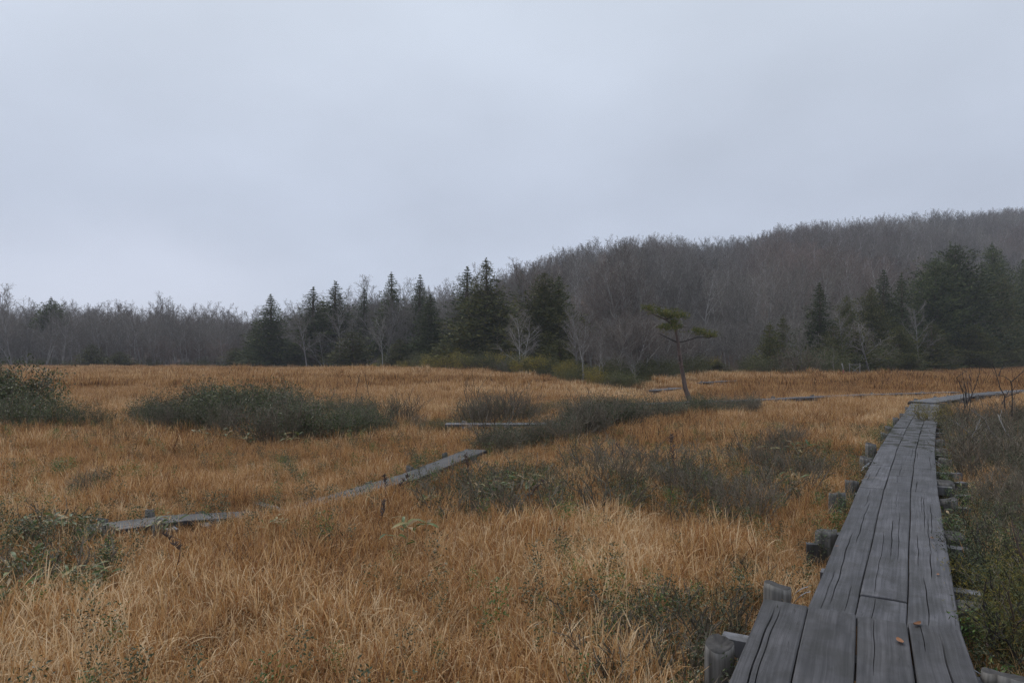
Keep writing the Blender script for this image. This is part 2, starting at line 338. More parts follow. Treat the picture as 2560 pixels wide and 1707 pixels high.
M['plank_near'] = wood_mat('dark_wet_plank', (0.024, 0.023, 0.025), (0.058, 0.056, 0.060), 0.55, moss=0.25)
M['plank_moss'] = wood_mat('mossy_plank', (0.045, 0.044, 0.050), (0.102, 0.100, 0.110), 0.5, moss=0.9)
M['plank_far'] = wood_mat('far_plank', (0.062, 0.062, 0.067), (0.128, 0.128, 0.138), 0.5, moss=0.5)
M['post'] = bark_mat('weathered_post', (0.065, 0.061, 0.056), (0.235, 0.225, 0.21), 26.0, 0.15, zs=0.06)
M['post_top'] = plain_mat('wet_end_grain', (0.040, 0.037, 0.035), 0.8, 0, 0.4, 30)
M['wire'] = plain_mat('tie_wire', (0.45, 0.47, 0.50), 0.4, 0.8, 0.1)
M['deadleaf'] = leaf_mat('fallen_leaf', [(0, (0.18, 0.075, 0.035)), (1, (0.30, 0.14, 0.06))], 0.2, 0.5, 0.2)
M['paint_white'] = plain_mat('pale_rail_paint', (0.22, 0.21, 0.20), 0.6, 0, 0.15)
M['paint_red'] = plain_mat('red_band', (0.30, 0.07, 0.05), 0.6, 0, 0.15)
M['stalk'] = plain_mat('dead_stalk', (0.075, 0.05, 0.038), 0.8, 0, 0.3)

# ground: peat and thatch on the marsh, leaf litter on the slopes
def ground_material():
    m, n, l, out = new_mat('marsh_ground')
    g = n.new('ShaderNodeNewGeometry')
    n1 = n.new('ShaderNodeTexNoise'); n1.inputs['Scale'].default_value = 7; n1.inputs['Detail'].default_value = 8; n1.inputs['Roughness'].default_value = 0.7; l.new(g.outputs['Position'], n1.inputs['Vector'])
    r1 = ramp_node(n, [(0.3, (0.07, 0.038, 0.020)), (0.7, (0.18, 0.098, 0.044))]); l.new(n1.outputs[0], r1.inputs[0])
    r2 = ramp_node(n, [(0.3, (0.055, 0.042, 0.034)), (0.7, (0.12, 0.085, 0.062))]); l.new(n1.outputs[0], r2.inputs[0])
    at = n.new('ShaderNodeAttribute'); at.attribute_name = 'wooded'
    c = mixc(n, l, at.outputs['Fac'], r1.outputs[0], r2.outputs[0])
    p = n.new('ShaderNodeBsdfPrincipled'); p.inputs['Roughness'].default_value = 0.9; p.inputs['Specular IOR Level'].default_value = 0.15; l.new(c, p.inputs['Base Color'])
    b = n.new('ShaderNodeBump'); b.inputs['Distance'].default_value = 0.06; b.inputs['Strength'].default_value = 0.8; l.new(n1.outputs[0], b.inputs['Height']); l.new(b.outputs[0], p.inputs['Normal'])
    l.new(p.outputs[0], out.inputs[0]); return m
M['ground'] = ground_material()

# ------------------------------------------------------------------ ground
xs = np.concatenate([np.arange(-420, -40, 5.0), np.arange(-40, 40, 1.0), np.arange(40, 421, 5.0)])
ys = np.concatenate([np.arange(-40, 0, 5.0), np.arange(0, 60, 1.0), np.arange(60, 481, 4.0)])
X, Y = np.meshgrid(xs, ys); Z = Hn(X, Y)
V = np.stack([X, Y, Z], -1).reshape(-1, 3); nx, ny = len(xs), len(ys)
I = (np.arange(ny - 1)[:, None] * nx + np.arange(nx - 1)[None, :]).ravel()
F = np.stack([I, I + 1, I + nx + 1, I + nx], 1)
gm = make_mesh('ground', V, F.tolist(), M['ground'], True)
a = gm.attributes.new('wooded', 'FLOAT', 'POINT')
pxg = CX + FPX * V[:, 0] / np.maximum(V[:, 1], 6)
a.data.foreach_set('value', np.clip((V[:, 1] - lerp_tab(FOOT, pxg)) / 4, 0, 1).astype(np.float32))
tag(mobj('ground', gm), kind='structure')

# ------------------------------------------------------------------ boardwalk lines (x, y of the left edge, walking away)
W_TOP = 0.32
MAIN_L = [(1.841, 4.27), (4.063, 8.036), (6.207, 11.56), (8.19, 14.72), (10.55, 18.4), (12.95, 22.2)]
MAIN_W = 0.79
def perp(a, b):
    d = (Vector(b) - Vector(a)); d.normalize(); return d, Vector((d.y, -d.x))
CORR = []        # (a, b, halfwidth) centre lines kept free of grass
for i in range(len(MAIN_L) - 1):
    d, q = perp(MAIN_L[i], MAIN_L[i + 1])
    CORR.append((Vector(MAIN_L[i]) + q * MAIN_W / 2, Vector(MAIN_L[i + 1]) + q * MAIN_W / 2, MAIN_W / 2 - 0.02))
ND = Vector((0.460, 0.888)); NQ = Vector((0.888, -0.460))
NEAR_END = Vector((1.525, 4.18))      # far left corner of the near, four-plank section
CORR.append((NEAR_END + NQ * 0.508 - ND * 5, NEAR_END + NQ * 0.508, 0.49))
RIGHT_RUN = [(13.62, 22.72), (18.2, 27.1), (22.9, 30.4), (29.5, 34.6)]
FAR_RUN = [(2.6, 22.0), (8.2, 24.4), (13.8, 27.8), (19.6, 30.2)]
LOW_RUN = [(-4.15, 6.55), (-3.5, 7.15), (-2.65, 8.05), (-1.5, 9.5), (-0.62, 11.75)]
LOW_Z = [0.19, 0.17, 0.03, 0.16, 0.25]
CROSS_RUN = [(-1.55, 16.0), (1.4, 16.05)]
for run, hw in ((RIGHT_RUN, 0.38), (FAR_RUN, 0.2), (LOW_RUN, 0.10), (CROSS_RUN, 0.2)):
    for i in range(len(run) - 1): CORR.append((Vector(run[i]), Vector(run[i + 1]), hw))
def corr_dist(x, y):
    best = np.full(np.shape(x), 99.0)
    for a, b, hw in CORR:
        d = b - a; L2 = d.length_squared
        t = np.clip(((x - a.x) * d.x + (y - a.y) * d.y) / L2, 0, 1)
        best = np.minimum(best, np.hypot(x - a.x - t * d.x, y - a.y - t * d.y) - hw)
    return best

# ------------------------------------------------------------------ planks
def plank_mesh(name, L, w, th, seed, mat, cracks=0, grooves=(), crack_list=None, wav=0.006):
    """board along +Y from 0 to L, top at z=0; checks follow the wandering grain"""
    rng = random.Random(seed)
    if crack_list is None:
        crack_list = []
        for _ in range(cracks):
            c = rng.uniform(-0.42, 0.42) * w; a = rng.uniform(-0.05, 0.8) * L
            crack_list.append((c, a, a + rng.uniform(0.12, 0.4) * L, rng.uniform(0.0018, 0.0042)))
    us = set(np.linspace(-w / 2 + 0.006, w / 2 - 0.006, 9).tolist()); us |= {-w / 2, w / 2}
    for c, a, b, cw in crack_list: us |= {c - cw, c, c + cw}
    us = sorted(us)
    us = [u for i, u in enumerate(us) if i == 0 or u - us[i - 1] > 0.0008]
    nrow = max(4, int(L / 0.06)); vs_ = set(np.linspace(0.004, L - 0.004, nrow).tolist()) | {0.0, L}
    for g in grooves: vs_ |= {g - 0.012, g, g + 0.012}
    vs_ = sorted(vs_)
    p1, p2, p3 = rng.uniform(0, 6), rng.uniform(0, 6), rng.uniform(0, 6)
    kx = rng.uniform(-0.3, 0.3) * w
    def warp(u, v):
        k = 1 - min(1, abs(u) / (w / 2)) ** 3
        return u + k * (0.010 * math.sin(v * 1.1 + p1) + 0.0035 * math.sin(v * 4.6 + p2) + 0.0022 * math.sin(v * 13 + p3) + kx * 0.05 * v) 
    V, UV, F = [], [], []
    for v in vs_:
        for u in us:
            z = 0.0022 * math.sin(v * 2.1 + p2 + u * 6) - 0.0035 * (2 * u / w) ** 2 * 0.6
            if abs(u) > w / 2 - 0.001: z -= 0.005
            if v < 0.002 or v > L - 0.002: z -= 0.005
            for c, a, b, cw in crack_list:
                if abs(u - c) < 0.0004 and a < v < b:
                    s = (v - a) / (b - a); z -= 0.020 * min(1, 3 * s, 3 * (1 - s))
            for g in grooves:
                if abs(v - g) < 0.001: z -= 0.008
            ed = (0.004 * math.sin(v * 3.1 + p1) if abs(u) > w / 2 - 0.007 else 0) * (1 if u > 0 else -1) * 0.5
            V.append((warp(u, v) + ed, v, z)); UV.append((u, v))
    nu = len(us); nv = len(vs_)
    for j in range(nv - 1):
        for i in range(nu - 1):
            F.append((j * nu + i, j * nu + i + 1, (j + 1) * nu + i + 1, (j + 1) * nu + i))
    b = len(V)      # skirt and underside
    ring = [i for i in range(nu)] + [j * nu + nu - 1 for j in range(1, nv)] + [(nv - 1) * nu + i for i in range(nu - 2, -1, -1)] + [j * nu for j in range(nv - 2, 0, -1)]
    for r in ring: V.append((V[r][0], V[r][1], -th)); UV.append((UV[r][0] + 0.4, UV[r][1]))
    m = len(ring)
    for k in range(m): F.append((ring[k], b + k, b + (k + 1) % m, ring[(k + 1) % m]))
    F.append(tuple(b + k for k in range(m - 1, -1, -1)))
    return make_mesh(name, V, F, mat, False, None, UV)
def place_plank(mesh, parent, x, y, z, d, roll=0.0, pitch=0.0):
    o = mobj('plank', mesh, parent, (x, y, z))
    o.rotation_euler = (pitch, roll, -math.atan2(d.x, d.y)); return o
def post_mesh(name, r, h, seed, dish=0.012):
    rng = random.Random(seed); n = 26; V = []; F = []; mi = []
    ph = [rng.uniform(0, 6) for _ in range(3)]
    prof = [(-0.0, 1.04), (0.35, 1.02), (0.7, 1.0), (0.95, 0.99), (1.0, 0.95)]
    notch = {rng.randrange(n): 0.80, rng.randrange(n): 0.88, rng.randrange(n): 0.9}; jit = [rng.uniform(-.014, .014) for _ in range(n)]
    def rad(k): t = 2 * math.pi * k / n; return r * (1 + jit[k] + 0.05 * math.sin(2 * t + ph[0]) + 0.04 * math.sin(3 * t + ph[1])) * notch.get(k, 1)
    for zf, s in prof:
        for k in range(n):
            t = 2 * math.pi * k / n
            V.append((rad(k) * s * math.cos(t), rad(k) * s * math.sin(t), (zf - 1) * h * (1 if zf < .9 else 1) + ((0.016 * math.sin(t + ph[1]) + 0.006 * math.sin(3 * t + ph[2])) if zf > 0.9 else 0)))
    for j in range(len(prof) - 1):
        for k in range(n):
            F.append((j * n + k, j * n + (k + 1) % n, (j + 1) * n + (k + 1) % n, (j + 1) * n + k)); mi.append(0)
    b = len(V)
    for k in range(n):
        t = 2 * math.pi * k / n; V.append((rad(k) * 0.55 * math.cos(t), rad(k) * 0.55 * math.sin(t), -dish * rng.uniform(0.5, 1.2)))
    c = len(V); V.append((0, 0, -dish * 1.2)); tb = (len(prof) - 1) * n
    for k in range(n):
        F.append((tb + k, tb + (k + 1) % n, b + (k + 1) % n, b + k)); mi.append(1)
        F.append((b + k, b + (k + 1) % n, c)); mi.append(1)
    return make_mesh(name, V, F, [M['post'], M['post_top']], True, mi)
POSTM = [post_mesh('post', 0.085, 0.75, 40 + i) for i in range(4)]
def post(parent, x, y, ztop, diam, rng):
    o = mobj('post', POSTM[rng.randrange(4)], parent, (x, y, ztop)); s = diam / 0.17
    o.scale = (s, s, 1); o.rotation_euler = (rng.uniform(-.05, .05), rng.uniform(-.05, .05), rng.uniform(0, 6)); return o
def beam(parent, c, length, d, w=0.10, th=0.09):
    b = MB(); b.box((0, 0, 0), length, w, th)
    UV = [(v.y * 0.5, v.x) for v in b.v]
    me = make_mesh('cross_beam', b.v, b.f, M['plank_far'], False, None, UV)
    o = mobj('cross_beam', me, parent, c); o.rotation_euler = (0, 0, -math.atan2(d.x, d.y)); return o
def wire(parent, pts, r=0.0022):
    b = MB(); b.tube(pts, [r] * len(pts), 5); return mobj('tie_wire', b.mesh('tie_wire', M['wire'], True), parent)
rngB = random.Random(5)

# near section: four boards lying over the end of the run
t = tag(empty('boardwalk', (NEAR_END.x, NEAR_END.y, 0)), 'wide boardwalk section of four dark wet planks overlapping a narrower run of three', 'boardwalk')
for k in range(4):
    c = NQ * (0.127 + 0.2535 * k) - ND * 3.9
    crk = {0: [(-0.045, 1.9, 3.9, 0.0045), (-0.015, 2.4, 3.85, 0.0028), (0.05, 0.4, 1.6, 0.003)],
           1: [(0.06, 2.2, 2.9, 0.0015), (-0.05, 1.2, 2.3, 0.0016)],
           2: [(-0.04, 3.1, 3.9, 0.0018), (0.03, 1.5, 2.6, 0.0016)],
           3: [(0.012, 1.5, 3.9, 0.0055), (-0.07, 3.5, 3.9, 0.002)]}[k]
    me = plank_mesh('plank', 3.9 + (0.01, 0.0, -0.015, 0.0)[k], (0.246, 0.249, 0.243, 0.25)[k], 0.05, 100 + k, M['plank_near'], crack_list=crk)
    place_plank(me, t, c.x, c.y, W_TOP + 0.054 + (0.004, 0, -0.003, 0.002)[k], ND, (0.012, 0.004, -0.006, -0.004)[k])
for px, py, dpx, zt in ((1798, 1608, 75, 0.37),):
    g = G(px, py, zt); post(t, g.x - NEAR_END.x, g.y - NEAR_END.y, zt, dpx / FPX * g.y, rngB)
g = G(2500, 1685, 0.36); post(t, g.x - NEAR_END.x + 0.02, g.y - NEAR_END.y, 0.36, 0.19, rngB)
for back in (0.5, 1.6, 2.8):
    c = NQ * 0.5 - ND * back; beam(t, (c.x, c.y, W_TOP - 0.05), 1.3, ND)
g = G(2445, 1690, 0.30); w0 = Vector((g.x - NEAR_END.x, g.y - NEAR_END.y, 0.30))
wire(t, [w0 + Vector((-0.08, 0.06, 0.06)), w0 + Vector((0, 0, 0.02)), w0 + Vector((0.08, -0.04, -0.04))])
wire(t, [w0 + Vector((-0.07, 0.04, 0.02)), w0 + Vector((0.02, -0.02, -0.03)), w0 + Vector((0.09, -0.05, -0.08))])

# main run of three boards
org = Vector((MAIN_L[0][0], MAIN_L[0][1], 0))
t = tag(empty('boardwalk', org), 'long grey boardwalk of three wet planks on log posts leading across the marsh', 'boardwalk')
spec = [  # per section: material, cracks, grooves
    ('plank', None, ()), ('plank', 3, None), ('plank_moss', 1, None), ('plank_moss', 1, None), ('plank_moss', 0, None)]
for s in range(len(MAIN_L) - 1):
    a, b = Vector(MAIN_L[s]), Vector(MAIN_L[s + 1]); d, q = perp(a, b); L = (b - a).length
    for k in range(3):
        ex = 0.10 if s == 0 else 0.0
        c = a + q * (0.131 + 0.2645 * k) - d * ex - Vector(org.xy)
        gro = ()
        crk = None
        if s == 0:
            crk = [[(-0.02, 0.1, 2.2, 0.0035), (0.03, 1.7, 3.6, 0.003), (-0.06, 0.0, 0.9, 0.0025), (0.0, 3.3, 4.4, 0.002), (0.07, 0.1, 0.6, 0.002)],
                   [(-0.06, 0.0, 1.9, 0.002), (0.0, 1.0, 2.4, 0.003), (0.05, 0.9, 2.8, 0.0022), (0.02, 3.0, 4.2, 0.0018)],
                   [(-0.03, 0.0, 1.1, 0.005), (0.02, 1.0, 1.8, 0.0035), (-0.06, 1.3, 2.4, 0.003), (0.03, 1.7, 3.1, 0.0035), (0.0, 2.6, 4.2, 0.003), (0.055, 2.4, 3.7, 0.0025), (-0.02, 3.2, 4.3, 0.0022)]][k]
            gro = ()
        elif s == 1: gro = tuple(np.arange(0.5, L - 0.1, 0.55)) if k == 1 else (1.9,)
        else: gro = tuple(np.arange(0.25, L - 0.1, 0.42 + 0.05 * k))
        if s == 0 and k == 1:     # the middle board is pieced: a short end lies below the long one
            m1 = plank_mesh('plank', 0.42, 0.258, 0.05, 200, M['plank'], crack_list=[(-0.05, 0, 0.42, 0.002)])
            place_plank(m1, t, c.x, c.y, W_TOP - 0.004, d)
            c2 = c + d * 0.428
            m2 = plank_mesh('plank', L + ex - 0.436, 0.259, 0.05, 201, M['plank'], crack_list=crk)
            place_plank(m2, t, c2.x, c2.y, W_TOP + 0.004, d, 0.008)
            continue
        wk = 0.2585 + rngB.uniform(-0.003, 0.001)
        me = plank_mesh('plank', L + ex - 0.006, wk, 0.05, 210 + s * 3 + k, M[spec[s][0]], spec[s][1] or 0, gro, crk)
        place_plank(me, t, c.x, c.y, W_TOP + rngB.uniform(-.004, .004), d, rngB.uniform(-.012, .012))
    for f in ((0.22, 0.5, 0.97) if s < 2 else (0.2, 0.6, 0.97)):
        c = a + d * L * f + q * (MAIN_W / 2 + 0.06) - Vector(org.xy)
        beam(t, (c.x, c.y, W_TOP - 0.11), 0.98, d, 0.11, 0.10)
PL = [(1944, 1462, 68), (2066, 1325, 50), (2093, 1232, 40), (2130, 1201, 34), (2166, 1144, 29), (2178, 1110, 25), (2212, 1082, 20), (2222, 1066, 17), (2240, 1044, 14), (2256, 1034, 13), (2268, 1018, 10)]
PR = [(2423, 1508, 74), (2386, 1336, 50), (2369, 1248, 41), (2364, 1204, 39), (2363, 1146, 30), (2354, 1124, 29), (2344, 1100, 22)]
for i, (px, py, w) in enumerate(PL + PR):
    zt = W_TOP - (0.0 if i < len(PL) else 0.02)
    g = G(px, py, zt)
    post(t, g.x - org.x, g.y - org.y, zt, w / FPX * g.y, rngB)
for px, py, w, zt in ((2031, 1358, 24, 0.22), (2402, 1205, 22, 0.26), (2405, 1238, 26, 0.24), (2404, 1268, 30, 0.2), (2390, 1182, 20, 0.27)):
    g = G(px, py, zt); b = MB(); ww = w / FPX * g.y * 1.15
    b.box((0, 0, -0.1), ww, ww * 0.7, 0.2); me = make_mesh('beam_end', b.v, b.f, M['plank_far'], False, None, [(v.x, v.z * 2) for v in b.v])
    mobj('beam_end', me, t, (g.x - org.x, g.y - org.y, zt), (0, 0, rngB.uniform(-.4, .4)))
for px, py in ((2006, 1470), (2012, 1482)):
    g = G(px, py, 0.31) - org; p = G(px - 28, py + 26, 0.22) - org
    wire(t, [g + Vector((0.05, 0.03, 0.0)), g, (g + p) / 2 + Vector((0, 0, 0.01)), p])
for px, py in ((2168, 1160), (2165, 1166)):
    g = G(px + 10, py - 8, 0.30) - org; p = G(px - 12, py + 10, 0.24) - org; wire(t, [g, (g + p) / 2, p], 0.003)
for px, py in ((2344, 1158), (2346, 1166)):
    g = G(px - 6, py - 8, 0.30) - org; p = G(px + 14, py + 8, 0.22) - org; wire(t, [g, (g + p) / 2, p], 0.003)

def simple_run(label, run, zt, nplank, pw, mat, seed, step=3.6, postgap=1.8, postd=0.13):
    rng = random.Random(seed); o0 = Vector((run[0][0], run[0][1], 0))
    t = tag(empty('boardwalk', o0), label, 'boardwalk')
    if not isinstance(zt, (list, tuple)): zt = [zt] * len(run)
    for i in range(len(run) - 1):
        a, b = Vector(run[i]), Vector(run[i + 1]); d, q = perp(a, b); L = (b - a).length
        n = max(1, round(L / step)); l = L / n; slope = math.atan2(zt[i + 1] - zt[i], L)
        for j in range(n):
            z0 = zt[i] + (zt[i + 1] - zt[i]) * j / n
            for k in range(nplank):
                c = a + d * (l * j) + q * ((k - (nplank - 1) / 2) * (pw + 0.008)) - Vector(o0.xy)
                me = plank_mesh('plank', l + 0.02, pw, 0.05, rng.randrange(9999), mat, 1)
                place_plank(me, t, c.x, c.y, z0 + rng.uniform(-.008, .008), d, rng.uniform(-.02, .02), slope)
            for f in (0.15, 0.85):
                c = a + d * l * (j + f) - Vector(o0.xy)
                beam(t, (c.x, c.y, z0 - 0.10), nplank * pw + 0.36, d, 0.1, 0.09)
        m = max(2, int(L / postgap))
        for j in range(m):
            for s in (-1, 1):
                c = a + d * L * (j + 0.5 + rng.uniform(-.15, .15)) / m + q * s * (nplank * pw / 2 + postd / 2 + 0.02) - Vector(o0.xy)
                post(t, c.x, c.y, zt[i] + (zt[i + 1] - zt[i]) * (j + .5) / m + rng.uniform(-.01, .05), postd * rng.uniform(.85, 1.1), rng)
    return t
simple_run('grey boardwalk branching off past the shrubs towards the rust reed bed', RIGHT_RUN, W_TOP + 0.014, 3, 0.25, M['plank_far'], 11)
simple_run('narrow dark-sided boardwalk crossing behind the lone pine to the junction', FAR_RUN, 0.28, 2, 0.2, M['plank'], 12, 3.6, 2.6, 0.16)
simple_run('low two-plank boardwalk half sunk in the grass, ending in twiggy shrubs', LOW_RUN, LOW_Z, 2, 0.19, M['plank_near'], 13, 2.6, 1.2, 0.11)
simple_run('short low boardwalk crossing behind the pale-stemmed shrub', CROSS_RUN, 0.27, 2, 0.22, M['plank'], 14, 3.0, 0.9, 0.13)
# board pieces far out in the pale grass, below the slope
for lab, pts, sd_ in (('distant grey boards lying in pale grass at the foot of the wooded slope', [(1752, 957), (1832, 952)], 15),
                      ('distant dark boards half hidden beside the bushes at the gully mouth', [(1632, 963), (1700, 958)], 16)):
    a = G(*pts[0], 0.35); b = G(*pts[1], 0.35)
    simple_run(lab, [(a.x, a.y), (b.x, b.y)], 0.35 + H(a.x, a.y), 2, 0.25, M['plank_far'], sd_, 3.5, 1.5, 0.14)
    CORR.append((Vector((a.x, a.y)), Vector((b.x, b.y)), 0.25))

# fallen leaves on the boards
for lab, px, py, z, s, rz in (('curled orange-brown leaf lying on the four-plank section', 2293, 1561, W_TOP + 0.056, 0.034, 0.5),
                              ('flat reddish leaf beside the gap between two near planks', 2250, 1602, W_TOP + 0.056, 0.036, 1.4),
                              ('small tan leaf lying on the long run beside the cracks', 2331, 1345, W_TOP + 0.006, 0.03, 1.3),
                              ('tiny brown leaf lying on the outer board of the long run', 2092, 1365, W_TOP + 0.006, 0.02, 0.2),
                              ('dark red leaf lying near the shrub side of the long run', 2345, 1436, W_TOP + 0.006, 0.02, 0.9)):
    g = G(px, py, z); b = MB(); n = 7
    for i in range(n):
        u = i / (n - 1) * 2 - 1; w = 0.42 * (1 - u * u) ** 0.7 + 0.01
        for s_ in (-1, 0, 1): b.v.append(Vector((u * s, s_ * w * s, (0.18 * abs(s_) + 0.22 * u * u) * s * (1.0 if 'curled' in lab else 0.5) + 0.002)))
    for i in range(n - 1):
        for k in range(2): b.f.append((i * 3 + k, i * 3 + k + 1, i * 3 + k + 4, i * 3 + k + 3))
    o = mobj('fallen_leaf', b.mesh('fallen_leaf', M['deadleaf'], True), None, g, (0, 0, rz)); tag(o, lab, 'leaf')

# ------------------------------------------------------------------ growing branches
def grow(rng, p, d, L, r, lev, spec, out):
    S = spec[lev]; n = S['n']; pts = [p.copy()]; rads = [r]
    d = d.normalized(); dirs = [d.copy()]
    for i in range(n):
        j = Vector((rng.gauss(0, 1), rng.gauss(0, 1), rng.gauss(0, 1))) * S['wander']
        d = (d + j + Vector((0, 0, S.get('up', 0)))).normalized()
        pts.append(pts[-1] + d * (L / n)); dirs.append(d.copy())
        rads.append(r * (1 - (1 - S.get('tip', 0.35)) * (i + 1) / n))
    out.append((lev, pts, rads))
    if lev + 1 < len(spec):
        nc = S['kids']; nc = nc if isinstance(nc, int) else rng.randint(*nc)
        a0 = rng.uniform(0, 6.28)
        for k in range(nc):
            f = S['from'] + (1 - S['from']) * ((k + rng.uniform(0.1, 0.9)) / nc)
            x = f * n; i = min(n - 1, int(x)); q = pts[i].lerp(pts[i + 1], x - i); dd = dirs[min(n, i + 1)]
            ang = math.radians(rng.uniform(*S['ang'])); az = a0 + k * 2.399 + rng.uniform(-.4, .4)
            u = dd.cross(Vector((0.2, 0.5, 0.84)))
            if u.length < 0.05: u = dd.cross(Vector((1, 0, 0)))
            u.normalize(); w = dd.cross(u)
            cd = dd * math.cos(ang) + (u * math.cos(az) + w * math.sin(az)) * math.sin(ang)
            cl = L * rng.uniform(*S['len']) * (1 - S.get('apex', 0.35) * (f - S['from']) / (1 - S['from'] + 1e-6))
            grow(rng, q, cd, cl, min(rads[i] * 0.75, r * S.get('rr', 0.45)), lev + 1, spec, out)
def build_branches(out, keep, sides):
    b = MB()
    for lev, pts, rads in out:
        if lev not in keep: continue
        if sides[lev] == 0: b.twig(pts[0], pts[-1], rads[0])
        else: b.tube(pts, rads, sides[lev], cap=False)
    return b
def bare_tree(seed, Ht=10.0, slender=True, spread=1.0, forks=0):
    rng = random.Random(seed)
    spec = [dict(n=9, wander=0.045, up=0.03, kids=(11, 14), **{'from': 0.34 if slender else 0.22, 'len': (0.30 * spread, 0.48 * spread), 'ang': (28, 60)}, apex=0.55, rr=0.42, tip=0.12),
            dict(n=5, wander=0.10, up=0.055, kids=(6, 8), **{'from': 0.2, 'len': (0.30, 0.5), 'ang': (22, 48)}, rr=0.5, tip=0.3),
            dict(n=3, wander=0.14, up=0.03, kids=(5, 6), **{'from': 0.15, 'len': (0.35, 0.6), 'ang': (25, 62)}, rr=0.6, tip=0.4),
            dict(n=2, wander=0.17, up=0.02, kids=3, **{'from': 0.1, 'len': (0.45, 0.8), 'ang': (22, 58)}, rr=0.75, tip=0.5),
            dict(n=1, wander=0.1, up=0.03)]
    out = []
    nst = 1 + forks
    for k in range(nst):
        lean = Vector((rng.uniform(-.1, .1), rng.uniform(-.1, .1), 1)) if nst == 1 else Vector((rng.uniform(-.35, .35), rng.uniform(-.35, .35), 1))
        grow(rng, Vector((rng.uniform(-.1, .1) * k, rng.uniform(-.1, .1) * k, -0.3)), lean, Ht * (1 if k == 0 else rng.uniform(.7, .95)), 0.0105 * Ht * (1 if k == 0 else .7), 0, spec, out)
    out = [(l, p, [max(x, (0.03, 0.018, 0.013, 0.009, 0.0075)[l]) for x in r]) for l, p, r in out]
    sides = {0: 8, 1: 5, 2: 4, 3: 3, 4: 0}
    return build_branches(out, (0, 1), sides), build_branches(out, (2, 3, 4), sides)

TREES = []
for i, (sl_, sp_, fk) in enumerate(((True, 1.0, 0), (True, 0.85, 0), (False, 1.05, 0), (True, 0.95, 1), (False, 1.2, 1), (True, 0.8, 0))):
    a, b = bare_tree(300 + i, 10.0, sl_, sp_, fk)
    TREES.append((a, b, a.mesh('trunk', M['bark'], True), b.mesh('crown', M['twig']), a.mesh('trunk', M['pale_bark'], True)))

# hidden sources for scattered stuff live in collections that are not part of the scene
def source(colname, meshes):
    c = bpy.data.collections.new(colname)
    for i, me in enumerate(meshes):
        c.objects.link(bpy.data.objects.new('%s_%02d' % (colname, i), me))
    return c
def scatter(name, pts, rot, scl, idx, tone, coll, label, cat=None):
    me = bpy.data.meshes.new(name); N = len(pts)
    me.vertices.add(N); me.vertices.foreach_set('co', np.asarray(pts, np.float32).ravel())
    for nm, ty, arr, key in (('rot', 'FLOAT_VECTOR', rot, 'vector'), ('scl', 'FLOAT_VECTOR', scl, 'vector'), ('idx', 'INT', idx, 'value'), ('tone', 'FLOAT', tone, 'value')):
        at = me.attributes.new(nm, ty, 'POINT'); at.data.foreach_set(key, np.asarray(arr, np.int32 if ty == 'INT' else np.float32).ravel())
    o = mobj(name, me); tag(o, label, cat, kind='stuff')
    ng = bpy.data.node_groups.new(name, 'GeometryNodeTree')
    ng.interface.new_socket('Geometry', in_out='INPUT', socket_type='NodeSocketGeometry'); ng.interface.new_socket('Geometry', in_out='OUTPUT', socket_type='NodeSocketGeometry')
    n, l = ng.nodes, ng.links
    gi, go = n.new('NodeGroupInput'), n.new('NodeGroupOutput')
    ci = n.new('GeometryNodeCollectionInfo'); ci.inputs[0].default_value = coll; ci.inputs[1].default_value = True; ci.inputs[2].default_value = True
    ip = n.new('GeometryNodeInstanceOnPoints'); ip.inputs['Pick Instance'].default_value = True
    def na(nm, ty):
        q = n.new('GeometryNodeInputNamedAttribute'); q.data_type = ty; q.inputs[0].default_value = nm; return q.outputs[0]
    l.new(gi.outputs[0], ip.inputs['Points']); l.new(ci.outputs[0], ip.inputs['Instance']); l.new(na('idx', 'INT'), ip.inputs['Instance Index'])
    er = n.new('FunctionNodeEulerToRotation'); l.new(na('rot', 'FLOAT_VECTOR'), er.inputs[0]); l.new(er.outputs[0], ip.inputs['Rotation'])
    l.new(na('scl', 'FLOAT_VECTOR'), ip.inputs['Scale']); l.new(ip.outputs[0], go.inputs[0])
    md = o.modifiers.new('scatter', 'NODES'); md.node_group = ng
    return o

# ------------------------------------------------------------------ woodland on the slopes (one mass) and the trees that can be told apart
R = np.random.default_rng(7)
def wood_points(n, pxlo, pxhi):
    px = R.uniform(pxlo, pxhi, n * 4); foot = lerp_tab(FOOT, px); cr = lerp_tab(CREST, px)
    cr = cr + np.clip((1150 - px) / 3, 0, 60)
    d = np.sqrt(R.uniform(0, 1, n * 4) * ((cr + 22) ** 2 - (foot + 24) ** 2) + (foot + 24) ** 2)
    w = ((cr + 22) ** 2 - (foot + 24) ** 2); keep = R.uniform(0, w.max(), n * 4) < w
    return ((px - CX) / FPX * d)[keep][:n], d[keep][:n]
x1, y1 = wood_points(5600, -420, 3000)
wc = source('woodland_tree', [make_mesh('woodland_tree', a.v + b.v, a.f + [tuple(i + len(a.v) for i in f) for f in b.f], [M['wood_bark'], M['twig_wood']], False, [0] * len(a.f) + [1] * len(b.f)) for a, b, *_ in TREES])
n = len(x1); s = R.uniform(0.66, 1.16, n); nearc = y1 > lerp_tab(CREST, CX + FPX * x1 / y1) - 25; s = np.where(nearc, .86 + (s - .9) * .45, s)
scatter('bare_woodland', np.stack([x1, y1, Hn(x1, y1) - 0.1], 1), np.stack([R.normal(0, .03, n), R.normal(0, .03, n), R.uniform(0, 6.28, n)], 1),
        np.stack([s * R.uniform(.72, 1.0, n), s * R.uniform(.72, 1.0, n), s], 1), R.integers(0, 6, n), R.uniform(0, 1, n), wc,
        'bare grey-brown beech wood covering the slopes beyond the marsh', 'woodland')

